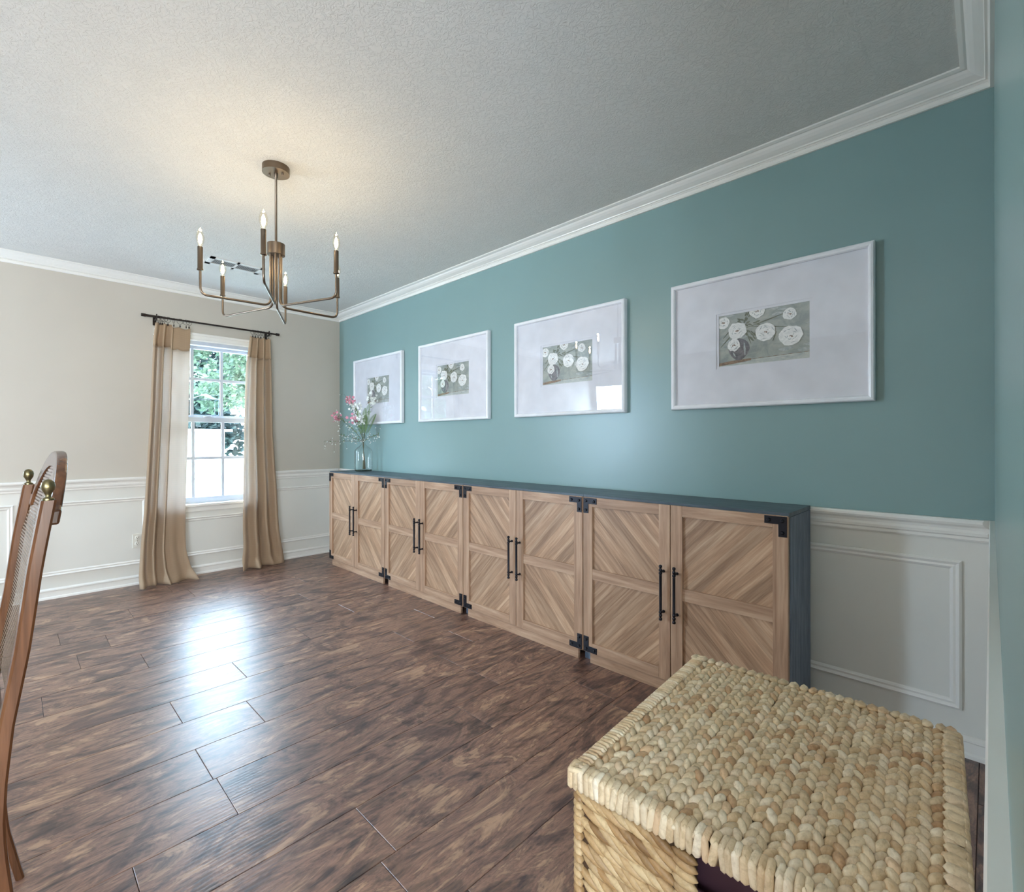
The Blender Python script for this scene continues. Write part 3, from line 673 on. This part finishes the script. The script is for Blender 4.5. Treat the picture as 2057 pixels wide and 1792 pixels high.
M_stem = plain('olive_stem', (84, 92, 62), .6); M_leaf = plain('fern_green', (110, 138, 86), .6); M_pink = plain('pink_petals', (222, 146, 162), .6); M_wht = plain('white_petals', (240, 242, 236), .6); M_brn = plain('brown_twig', (112, 92, 70), .7); M_crm = plain('cream_buds', (222, 220, 186), .6)
view = rt.copy()                                   # sideways direction of the bouquet spread (along the shelf diagonal)
SV = Vector((view.x, view.y, 0)); DV = Vector((-fw.x, -fw.y, 0))
rf = random.Random(11)
def bp(a, h, d=0.0): return Vector((VX, VY, VZ)) + SV * a + DV * d + Vector((0, 0, h))
def quad_leaf(b, p, d, L, w, mi=0, nn=None):
    d = d.normalized(); s = d.cross(nn or Vector((rf.uniform(-1, 1), rf.uniform(-1, 1), rf.uniform(-.3, 1)))).normalized(); up_ = d.cross(s) * (w * 0.3)
    b.raw([p, p + d * L * .45 + s * w + up_, p + d * L, p + d * L * .45 - s * w + up_], [(0, 1, 2, 3)], mi)
def stem_pts(a, h, d=0.0, bend=0.1):
    P0 = bp(-a * 0.10 * 0.6, 0.02, -d * .2); P1 = bp(0.002 + a * 0.03, 0.275, 0); P2 = bp(a * .45, 0.275 + (h - .275) * (.55 + bend), d * .5); P3 = bp(a, h, d)
    out = []
    for k in range(6): t = k / 6; out.append(P0.lerp(P1, t))
    for k in range(9): t = k / 8; out.append(P1 * (1 - t) ** 2 + P2 * 2 * t * (1 - t) + P3 * t * t)
    return out
def blossom(b, p, r, mi, cen=None):
    ax = Vector((rf.uniform(-1, 1), rf.uniform(-1, 1), rf.uniform(-.2, 1))) + DV * .8; ax.normalize(); o = ax.orthogonal().normalized()
    for k in range(5):
        d = Matrix.Rotation(k * 2 * math.pi / 5, 3, ax) @ o; quad_leaf(b, p, d + ax * .25, r, r * .38, mi, ax)
    b.lump(p + ax * .001, ax, o, r * .5, r * .16, r * .16, None, mi if cen is None else cen, 5, 3)
def flower_thing(name, label, cat, build):
    e = empty(name, (VX, VY, VZ), label=label, cat=cat)
    nm1, lst, mt1 = build.pop('many')
    for nm, (b, m) in list(build.items()) + [(nm1, (q, mt1)) for q in lst]:
        b.v = [(v[0] - VX, v[1] - VY, v[2] - VZ) for v in b.v]; b.build(nm, m, e, fix=False)
# (a, h) spreads measured from the photograph's bouquet
def spray(a, h, d, kind, label, extra=None):
    pts = stem_pts(a, h, d); s = MB(); s.tube(pts, [0.0018] * 6 + [0.0016 - 0.0001 * k for k in range(9)], 6)
    many = []; lf = MB()
    tip = pts[-1]; dirn = (pts[-1] - pts[-4]).normalized()
    if kind == 'pink' or kind == 'whitecluster':
        n_, R_ = (17, 0.044) if kind == 'pink' else (26, 0.052)
        for k in range(n_):
            p = tip + Vector((rf.gauss(0, 1), rf.gauss(0, 1), rf.gauss(0, .8))) * R_ * .55
            s.tube([tip - dirn * .03, p], 0.0006, 4); bl = MB(); blossom(bl, p, rf.uniform(.013, .019), 0); many.append(bl)
        for k in range(10): t = rf.uniform(.4, 1); quad_leaf(lf, pts[6 + int(t * 8)], Vector((rf.uniform(-1, 1), rf.uniform(-1, 1), rf.uniform(-.5, 1))), .03, .006)
    elif kind == 'buds':
        for k in range(22):
            i = rf.randint(8, 14); p0 = pts[i]; p = p0 + Vector((rf.gauss(0, .022), rf.gauss(0, .022), rf.gauss(-.005, .028))); s.tube([p0, (p0 + p) / 2 + Vector((0, 0, .006)), p], 0.0006, 4)
            bl = MB(); many.append(bl); bl.lump(p, Vector((rf.uniform(-1, 1), rf.uniform(-1, 1), rf.uniform(-.5, 1.5))), (0, 1, 0.3), rf.uniform(.010, .017), .0045, .0045, None, 0, 6, 4)
        for k in range(12): i = rf.randint(7, 14); quad_leaf(lf, pts[i], Vector((rf.uniform(-1, 1), rf.uniform(-1, 1), rf.uniform(-.5, 1))), .022, .004)
    elif kind == 'fern':
        for k in range(34):
            t = k / 33; i = 8 + t * 6; p = pts[int(i)].lerp(pts[min(14, int(i) + 1)], i - int(i)); L = .034 * math.sin(math.pi * min(1, t * .8 + .2)) + .008
            for sd in (-1, 1): quad_leaf(lf, p, dirn + SV * sd * 1.5 + DV * .2 * sd, L, .0020, 0, DV)
    parts = {'stem': (s, M_brn if kind == 'buds' else M_stem)}
    parts['many'] = ('blossom' if kind != 'buds' else 'bud', many, {'pink': M_pink, 'whitecluster': M_wht, 'buds': M_wht, 'fern': None}[kind])
    if lf.v: parts['leaves' if kind != 'fern' else 'fronds'] = (lf, M_leaf)
    flower_thing({'pink': 'pink_flower_stem', 'whitecluster': 'white_flower_stem', 'buds': 'budding_twig', 'fern': 'fern_stem'}[kind], label, {'pink': 'flower', 'whitecluster': 'flower', 'buds': 'twig', 'fern': 'fern'}[kind], parts)
K = 1 / 218.0
def ah(px, py): return (px - 731) * K, (946 - py) * K
for px, py, d, kind, label in [
    (714, 843, .05, 'pink', 'large pink blossom cluster at the middle front of the bouquet'), (703, 802, -.02, 'pink', 'small pink blossom cluster at upper left of the bouquet'),
    (678, 838, .0, 'pink', 'pink blossom spray leaning out farthest left in the bouquet'), (716, 818, .0, 'whitecluster', 'white blossom cluster above the large pink cluster'),
    (749, 803, .0, 'whitecluster', 'white blossom cluster at the upper right of the bouquet'), (727, 843, .04, 'whitecluster', 'low white blossom cluster beside the large pink cluster'), (733, 820, -.02, 'fern', 'upright green fern frond in the middle of the bouquet'),
    (756, 832, .0, 'fern', 'green fern frond leaning right in front of the first picture'), (745, 812, .03, 'fern', 'tall green fern frond below the upper right white blossoms'), (693, 792, .0, 'buds', 'white-budded twig at the top left of the bouquet'),
    (722, 826, .03, 'fern', 'green fern frond behind the large pink cluster'), (739, 834, .05, 'fern', 'short green fern frond above the bottle neck'),
    (763, 872, .02, 'buds', 'drooping white-budded twig at the lower right of the bouquet'), (688, 874, .03, 'buds', 'white-budded twig low on the left of the bouquet'), (672, 832, -.02, 'buds', 'thin white-budded twig beside the far left pink spray'), (652, 886, .0, 'buds', 'longest bare-tipped twig arching far left over the far wall')]:
    a, h = ah(px, py); spray(a, h, d, kind, label)

# ---------------------------------------------------------------- woven basket
def straw(name, cols, rough=0.45):
    n = N(name); n.set(Roughness=rough)
    at = n.add('Attribute', attribute_name='rnd'); sep = n.add('SeparateXYZ'); n.link(at.outputs['Vector'], sep.inputs[0])
    c = n.ramp(sep.outputs['X'], [(i / (len(cols) - 1), lin(q)) for i, q in enumerate(cols)])
    v = n.coords((70, 70, 70), offset=60); f = n.noise(v, 1.0, 5, 0.65, 0.8)
    c = n.mix(1, c, n.ramp(f, [(0.3, (0.72, 0.66, 0.58, 1)), (0.55, (1.02, 1.0, 0.98, 1))]), 'MULTIPLY')
    n.link(c, n.b.inputs['Base Color'])
    f2 = n.noise(n.coords((700, 90, 300), offset=20), 1, 3, .6, .6); n.bump(f2, 0.45, 0.0012); return n.m
M_straw = straw('pale_water_hyacinth', [(188, 150, 112), (216, 190, 152), (224, 202, 166), (234, 216, 184), (206, 184, 150), (240, 226, 200), (212, 178, 138)])
M_straw2 = straw('golden_water_hyacinth', [(132, 98, 60), (180, 146, 100), (206, 176, 130), (170, 132, 86), (216, 190, 146), (150, 114, 72)])
BW, BD, BH = 0.496, 0.566, 0.600
bk = empty('woven_basket', (4.357, -1.765, 0), R(3.2), label='lidded woven water-hyacinth basket with braided top in the right foreground', cat='basket')
rb = random.Random(5)
def rc(): return (rb.random(), rb.random(), rb.random())
b = MB(); zt = BH - 0.010
b.box(0.008, BW - 0.008, 0.008, BD - 0.008, BH - 0.036, BH - 0.016, 1)
nrow = 17; m0 = 0.014; pitch = (BW - 2 * m0) / nrow
for r_ in range(nrow):
    xc = m0 + (r_ + .5) * pitch; st = 0.0195; ph = rb.random() * st; yy = 0.012 + ph * .5
    sgn = 1
    jit = 0.0
    while yy < BD - 0.012:
        for sd in (-1, 1):
            ang = R(24 + rb.uniform(-9, 9)) * -sd
            L = rb.uniform(.028, .036); a_ = pitch * rb.uniform(.25, .31)
            d = (math.sin(ang), math.cos(ang), rb.uniform(-.10, .10))
            b.lump((xc + sd * pitch * .235 + rb.uniform(-.001, .001), yy + (st / 2 if sd > 0 else 0) + rb.uniform(-.002, .002), zt + rb.uniform(-.0025, .0015)), d, (sd * .35, 0, 1), L, a_, .0078, rc(), 0)
        yy += st
# wrapped rims
def rim(axis, fixed, lo, hi, out, step, width, tall):
    t = lo
    while t < hi:
        c = rc(); s = step * rb.uniform(.8, 1.25); w = width * rb.uniform(.85, 1.15)
        if axis == 0: P = lambda o, z: (t, fixed + out * o, z)
        else: P = lambda o, z: (fixed + out * o, t, z)
        tilt = rb.uniform(-.22, .22)
        dn = (tilt, 0, 1) if axis == 0 else (0, tilt, 1)
        b.lump(P(-0.001, BH - 0.019), dn, (0, out, 0) if axis == 0 else (out, 0, 0), tall, w, .0050, c, 0, 8, 8, 7)
        dd = (rb.uniform(-.2, .2), 1, -.1 * out) if axis == 0 else (1, rb.uniform(-.2, .2), -.1 * out)
        b.lump(P(-0.011, BH - 0.0045), dd, (0, 0, 1), .028, w, .0050, c, 0, 8, 6, 5)
        t += s
rim(0, 0.003, 0.006, BW - 0.004, -1, .0100, .0062, .038); rim(1, 0.004, 0.004, BD - 0.004, -1, .0085, .0048, .036)
rim(0, BD - 0.003, 0.006, BW - 0.004, 1, .017, .0090, .038); rim(1, BW - 0.004, 0.004, BD - 0.004, 1, .023, .0125, .038)
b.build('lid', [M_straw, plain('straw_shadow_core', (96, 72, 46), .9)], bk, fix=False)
b = MB(); hx0, hx1, hz0, hz1 = 0.207, 0.375, 0.475, 0.560; ins = 0.012
zt2 = BH - 0.040
# backing shell with a real opening for the hand hold
y0_, y1_ = ins + 0.002, ins + 0.010
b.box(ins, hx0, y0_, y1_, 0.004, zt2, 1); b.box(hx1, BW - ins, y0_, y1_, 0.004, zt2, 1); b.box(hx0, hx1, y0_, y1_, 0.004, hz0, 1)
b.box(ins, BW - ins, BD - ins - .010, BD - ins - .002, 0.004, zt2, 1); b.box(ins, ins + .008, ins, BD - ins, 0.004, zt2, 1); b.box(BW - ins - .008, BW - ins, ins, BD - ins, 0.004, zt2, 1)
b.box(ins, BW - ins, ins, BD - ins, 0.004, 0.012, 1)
def weave(axis, fixed, lo, hi, out, hole=False):
    z = 0.016; r_ = 0
    while z < zt2 + 0.004:
        t = lo + (r_ % 2) * .012
        while t < hi:
            if not (hole and hx0 - .030 < t < hx1 + .030 and z > hz0 - .006):
                sl = -0.42 + rb.uniform(-.12, .12); d = (1, 0, sl) if axis == 0 else (0, 1, sl)
                p = (t, fixed, z + rb.uniform(-.002, .002)) if axis == 0 else (fixed, t, z + rb.uniform(-.002, .002))
                b.lump(p, d, (0, out, 0) if axis == 0 else (out, 0, 0), rb.uniform(.050, .066), .0078, .0078, rc(), 0, 8, 6, 2.0)
            t += .0205
        z += .0205; r_ += 1
weave(0, ins + 0.001, 0.036, BW - 0.032, -1, True); weave(0, BD - ins, 0.036, BW - 0.032, 1); weave(1, ins + 0.001, 0.036, BD - 0.032, -1); weave(1, BW - ins, 0.036, BD - 0.032, 1)
for cx_, cy_ in ((ins + .003, ins + .003), (BW - ins - .003, ins + .003), (ins + .003, BD - ins - .003), (BW - ins - .003, BD - ins - .003)):   # wrapped corners
    z = 0.012
    while z < zt2 + .008: b.lump((cx_, cy_, z), (1, -1 if (cx_ < .2) == (cy_ < .2) else 1, -.25), (0, 0, 1), .026, .0095, .007, rc(), 0, 8, 5); z += .0125
for zz in [hz0 + i * .0125 for i in range(7)]:
    for xx in (hx0 - .014, hx1 + .014): b.lump((xx, ins, zz), (1, 0, -.15), (0, -1, 0), .038, .008, .007, rc(), 0)
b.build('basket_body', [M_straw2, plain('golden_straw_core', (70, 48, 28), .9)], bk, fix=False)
b = MB(); b.box(hx0 - .03, hx1 + .03, ins + .030, ins + .034, .03, .54); b.box(hx0 - .03, hx1 + .03, ins + .011, ins + .0135, hz0 - .06, hz0 + .028); tag(b.build('fabric_liner', plain('burgundy_liner', (66, 38, 48), .6), bk), 'dark burgundy lining inside the hand hold')

# ---------------------------------------------------------------- cane-back dining chair
chair = empty('dining_chair', (3.56, -2.357, 0), label='varnished wooden dining chair with arched cane back and brass ball finials, at left edge', cat='chair')
# local frame: +x across the back from near post to far post is -X world; build directly in local coords (origin at near rear post)
def yprof(z):                                      # back edge of the rear post, read off its silhouette
    return interp([(1.12, 0.030), (1.02, 0.014), (0.90, -0.004), (0.745, -0.022), (0.613, -0.043), (0.515, -0.052), (0.44, -0.055), (0.388, -0.053), (0.297, -0.044), (0.146, -0.034), (0.02, -0.010), (0.0, -0.006)], z)
def post(xc, zt, w, d, name, mat=M_chair, z0=0.0):
    b = MB(); zs = [z0 + (zt - z0) * i / 30 for i in range(31)]; vs = []; fs = []
    c = 0.004
    for z in zs:
        taper = 1 - 0.25 * smooth((0.4 - z) / .4); ww, dd = w * taper, d * taper; yb2 = yprof(z)
        for (px, py) in ((-ww / 2 + c, yb2), (ww / 2 - c, yb2), (ww / 2, yb2 - c), (ww / 2, yb2 - dd + c), (ww / 2 - c, yb2 - dd), (-ww / 2 + c, yb2 - dd), (-ww / 2, yb2 - dd + c), (-ww / 2, yb2 - c)): vs.append((xc + px, py, z))
    for i in range(30):
        for k in range(8): fs.append((i * 8 + k, i * 8 + (k + 1) % 8, (i + 1) * 8 + (k + 1) % 8, (i + 1) * 8 + k))
    fs.append(tuple(range(8))[::-1]); fs.append(tuple(30 * 8 + k for k in range(8)))
    b.raw(vs, fs, 0, False); return b.build(name, mat, chair)
XN, XF = 0.0, -0.515
tilt = 0.033                                       # the chair stands slightly turned
for xc in (XN, XF): post(xc, 1.022, 0.036, 0.022, 'leg')
for xc in (XN, XF):
    b = MB(); yb3 = yprof(1.02) - 0.011; b.lathe([(0.009, 1.0215), (0.009, 1.025), (0.005, 1.027), (0.0042, 1.031), (0.0065, 1.036), (0.0098, 1.042), (0.0108, 1.049), (0.0094, 1.056), (0.005, 1.0605), (0.001, 1.062)], (xc, yb3, 0), 20); tag(b.build('finial', M_brass, chair), 'round antique brass finial')
# arched back frame: from post top up over the crown, plus lower rail
xm = (XN + XF) / 2; half = (XN - XF) / 2 - 0.020
def archpt(s):                                     # s from -1 (far) to 1 (near)
    z = 1.000 + 0.112 * max(0, 1 - abs(s * 1.10) ** 2.3) ** 0.75 if abs(s) < .90 else 1.000
    return xm + s * half, z
b = MB(); outer = [archpt(-1 + 2 * i / 40) for i in range(41)]; vs = []; fs = []
for (x, z) in outer:
    s = (x - xm) / half; zin = z - 0.030 - 0.006 * (1 - abs(s)); o4 = 0.014 + 0.008 * (1 - s * s); yb4 = yprof(z) + o4; yi = yprof(zin) + o4
    vs += [(x, yb4, z), (x, yb4 - 0.019, z), (x, yi - 0.019, zin), (x, yi, zin)]
for i in range(40):
    for k in range(4): fs.append((i * 4 + k, i * 4 + (k + 1) % 4, (i + 1) * 4 + (k + 1) % 4, (i + 1) * 4 + k))
fs += [(0, 1, 2, 3), tuple(160 + k for k in range(4))]
b.raw(vs, fs, 0, False); ob = b.build('top_rail', M_chair, chair); mdf = ob.modifiers.new('b', 'BEVEL'); mdf.width = 0.004; mdf.segments = 2
b = MB(); b.box(XF + 0.02, XN - 0.02, yprof(0.56) - 0.030, yprof(0.56) - 0.006, 0.54, 0.585, bev=0.004); b.build('lower_rail', M_chair, chair)
def cane():
    n = N('woven_cane'); n.set(Roughness=0.5)
    ck = n.add('TexChecker'); n.link(n.coords((1, 0.0, 1)), ck.inputs[0]); ck.inputs['Scale'].default_value = 130
    n.link(n.mix(ck.outputs['Fac'], lin((92, 70, 52)), lin((188, 160, 126))), n.b.inputs['Base Color']); return n.m
M_cane = plain('woven_cane_strand', (148, 120, 92), .5)
b = MB()
def canestrip(p, q, w, off):
    p = Vector(p); q = Vector(q); s = (q - p).cross(Vector((0, 1, 0))).normalized() * w; o = Vector((0, off, 0))
    b.raw([p + s + o, q + s + o, q - s + o, p - s + o], [(0, 1, 2, 3)])
def cy(x, z): s = (x - xm) / half; return yprof(z) - 0.008 + 0.010 * smooth((z - 0.9) / 0.1) + 0.006 * (1 - s * s)
z = 0.586
while z < 1.075:                                   # horizontal strands
    xs = [xm + half * s / 20 for s in range(-20, 21)]
    xs = [x for x in xs if archpt((x - xm) / half)[1] - 0.026 > z]
    for x0, x1 in zip(xs, xs[1:]): canestrip((x0, cy(x0, z), z), (x1, cy(x1, z), z), 0.0023, 0.0)
    z += 0.0075
nx = 58
for i in range(nx + 1):                            # upright strands
    x = xm - half + 2 * half * i / nx; zt_ = archpt((x - xm) / half)[1] - 0.024; zz = 0.58
    while zz < zt_ - .01: z2 = min(zz + .04, zt_); canestrip((x, cy(x, zz), zz), (x, cy(x, z2), z2), 0.0021, 0.0008); zz += .04
for sgn in (-1, 1):
    for i in range(-60, 120):                      # diagonal strands
        x = xm - half + i * 0.0165; pr_ = None; zz = 0.58
        while zz < 1.09:
            xx = x + sgn * (zz - 0.58); s = (xx - xm) / half
            if abs(s) < 1 and zz < archpt(s)[1] - .025:
                if pr_: canestrip(pr_, (xx, cy(xx, zz) , zz), 0.0013, 0.0015 * sgn)
                pr_ = (xx, cy(xx, zz), zz)
            else: pr_ = None
            zz += .02
b.build('cane_back', M_cane, chair, fix=False)
b = MB(); b.box(XF + 0.0, XN, -0.50, -0.085, 0.400, 0.445, bev=0.008); b.build('seat_frame', M_chair, chair)
b = MB(); b.box(XF + 0.01, XN - 0.01, -0.49, -0.090, 0.445, 0.485, bev=0.018); b.build('seat', plain('seat_fabric', (150, 140, 124), .9), chair)
for xc in (XN - .02, XF + .02):
    b = MB(); b.lathe([(0.013, 0), (0.018, 0.05), (0.016, 0.3), (0.022, 0.40)], (xc, -0.465, 0), 16); b.build('leg', M_chair, chair)
chair.rotation_euler = (0, 0, tilt)

# ---------------------------------------------------------------- outside the window
gm = N('pale_sunlit_ground'); gm.set(Roughness=0.9)
sx = gm.add('SeparateXYZ'); gm.link(gm.coords(), sx.inputs[0])
gn = gm.noise(gm.coords(), 0.7, 5)
gm.link(gm.ramp(gn, [(0.35, lin((140, 146, 128))), (0.65, lin((176, 178, 168)))]), gm.b.inputs['Base Color'])
b = MB(); b.box(-95, -0.14, -60, 60, -0.75, -0.35, 0); struct(b.build('ground', gm.m, fix=False))
grass = N('dry_grass'); grass.set(Roughness=.9); grass.link(grass.ramp(grass.noise(grass.coords(), 3, 5), [(.35, lin((120, 138, 92))), (.65, lin((176, 184, 140)))]), grass.b.inputs['Base Color'])
b = MB(); b.box(-21, -17.5, -50, 50, -0.36, -0.33); tag(struct(b.build('grass_verge', grass.m, fix=False)))
M_shed = plain('white_siding', (206, 208, 212), .6)
sh = empty('white_shed', (-36, 8.3, -0.35), label='white flat-roofed shed across the road, seen through lower window panes', cat='shed')
b = MB(); b.box(-3, 0, -9.5, 0.5, 0, 2.2); b.build('shed_wall', M_shed, sh)
b = MB(); b.box(-3.3, 0.3, -9.8, 0.95, 2.2, 2.36); b.build('shed_roof', M_shed, sh)
b = MB(); b.box(0.0, 0.05, -6, -4, 0.02, 1.9); b.build('shed_door', plain('pale_door', (214, 216, 220), .5), sh)
# brick house off to the left, which the picture glass mirrors
hs = empty('brick_house', (-15, -14.5, -0.35), R(18), label='brick house with white gable, mirrored in the second picture glass', cat='house')
bn = N('red_brick'); bt = bn.add('TexBrick'); bt.inputs['Color1'].default_value = lin((176, 128, 108)); bt.inputs['Color2'].default_value = lin((196, 150, 128)); bt.inputs['Mortar'].default_value = lin((210, 202, 192)); bt.inputs['Scale'].default_value = 5
mp = bn.coords(rot=(R(90), 0, R(90))); bn.link(mp, bt.inputs['Vector']); bn.link(bt.outputs['Color'], bn.b.inputs['Base Color'])
b = MB(); b.box(-7, 0, -5, 3.4, 0, 3.0); b.prism([(-5, 3.0), (3.4, 3.0), (-0.8, 5.2)], 0, -7, 0); b.build('house_wall', bn.m, hs)
b = MB(); b.prism([(-5.5, 2.75), (-0.8, 5.25), (3.9, 2.75), (3.9, 2.95), (-0.8, 5.5), (-5.5, 2.95)], 0, -7.3, 0.4); b.build('house_roof', plain('grey_shingles', (150, 148, 146), .8), hs)
for y in (-2.8, 1.2):
    b = MB(); b.box(0, 0.06, y - .6, y + .6, 0.9, 2.4); w_ = b.build('house_window', M_shed, hs)
    b = MB(); b.box(0.06, 0.07, y - .5, y + .5, 1.0, 2.3); b.build('house_pane', plain('dark_house_pane', (96, 110, 124), .15), w_)
# trees
def leafmat(name, a, c):
    n = N(name); n.set(Roughness=0.6); at = n.add('Attribute', attribute_name='rnd'); sp = n.add('SeparateXYZ'); n.link(at.outputs['Vector'], sp.inputs[0])
    cc = n.ramp(sp.outputs['X'], [(0, lin(a)), (1, lin(c))]); n.link(cc, n.b.inputs['Base Color'])
    t = n.add('BsdfTranslucent'); n.link(cc, t.inputs[0]); m = n.add('MixShader'); m.inputs[0].default_value = .35
    n.link(n.b.outputs[0], m.inputs[1]); n.link(t.outputs[0], m.inputs[2]); n.link(m.outputs[0], n.out.inputs[0]); return n.m
L_dark = leafmat('leaf_dark', (26, 35, 37), (50, 66, 61)); L_lite = leafmat('leaf_light', (54, 72, 58), (98, 116, 90))
M_bark = plain('grey_bark', (120, 110, 100), .9)
rtt = random.Random(21)
def tree(x, y, h, rad, leaf, nleaf, ls, label, trunk_r=.18, low=.25):
    e = empty('tree', (x, y, -0.35), label=label, cat='tree', group=None)
    b = MB(); b.tube([(0, 0, 0), (0.1, 0.05, h * .3), (-.05, 0.1, h * .7)], [trunk_r, trunk_r * .8, trunk_r * .4], 8)
    blobs = []
    for k in range(26):
        a = rtt.random() * 6.28; zz = h * rtt.uniform(low, .95); rr = rad * math.sqrt(rtt.random()) * math.sin(math.pi * min(1, max(.12, (zz / h - low * .5) / (1.02 - low * .5)))) ** .5
        c = Vector((rr * math.cos(a), rr * math.sin(a), zz)); blobs.append((c, rad * rtt.uniform(.22, .42)))
        b.tube([(0, 0, min(zz * .8, h * .65)), c * .5 + Vector((0, 0, zz * .45)), c], [trunk_r * .3, trunk_r * .2, trunk_r * .06], 5)
    b.build('trunk', M_bark, e, fix=False)
    b = MB()
    for k in range(nleaf):
        c, r_ = blobs[k % len(blobs)]; dv = Vector((rtt.gauss(0, 1), rtt.gauss(0, 1), rtt.gauss(0, .8))).normalized() * r_ * rtt.uniform(.6, 1.05); p = c + dv
        d = Vector((rtt.gauss(0, 1), rtt.gauss(0, 1), rtt.gauss(-.3, .6))).normalized(); s = d.orthogonal().normalized() * ls * .35; L = ls * rtt.uniform(.7, 1.3); n_ = d.cross(s).normalized() * ls * .1
        b.raw([p, p + d * L * .5 + s + n_, p + d * L, p + d * L * .5 - s + n_], [(0, 1, 2, 3)], 0, False, (rtt.random(), 0, 0))
    b.build('foliage', leaf, e, fix=False)
tree(-12.0, 3.1, 6.3, 2.0, L_lite, 11000, .17, 'bright green leafy tree nearest outside the far window', .10, .44)
tree(-52, 12.5, 17, 5.0, L_dark, 6500, .75, 'tall dark tree behind the white shed, in middle of the window view', .3, .05)
tree(-50, 24.5, 17, 5.2, L_dark, 6500, .75, 'tall dark tree at the right of the window view beyond the shed', .3, .02)
tree(-53, 0.5, 18, 5.4, L_dark, 6000, .75, 'tall dark tree at the left of the window view', .3, .05)
tree(-40, 15.0, 6.5, 3.0, L_lite, 4000, .32, 'low bushy light green tree right of the white shed', .15, .05)
tree(-11, -7.5, 7, 3.4, L_lite, 4000, .36, 'leafy tree beside the brick house', .2, .2)
tree(-34, -12.0, 13, 4.5, L_dark, 4000, .6, 'dark tree behind the brick house', .25, .1)
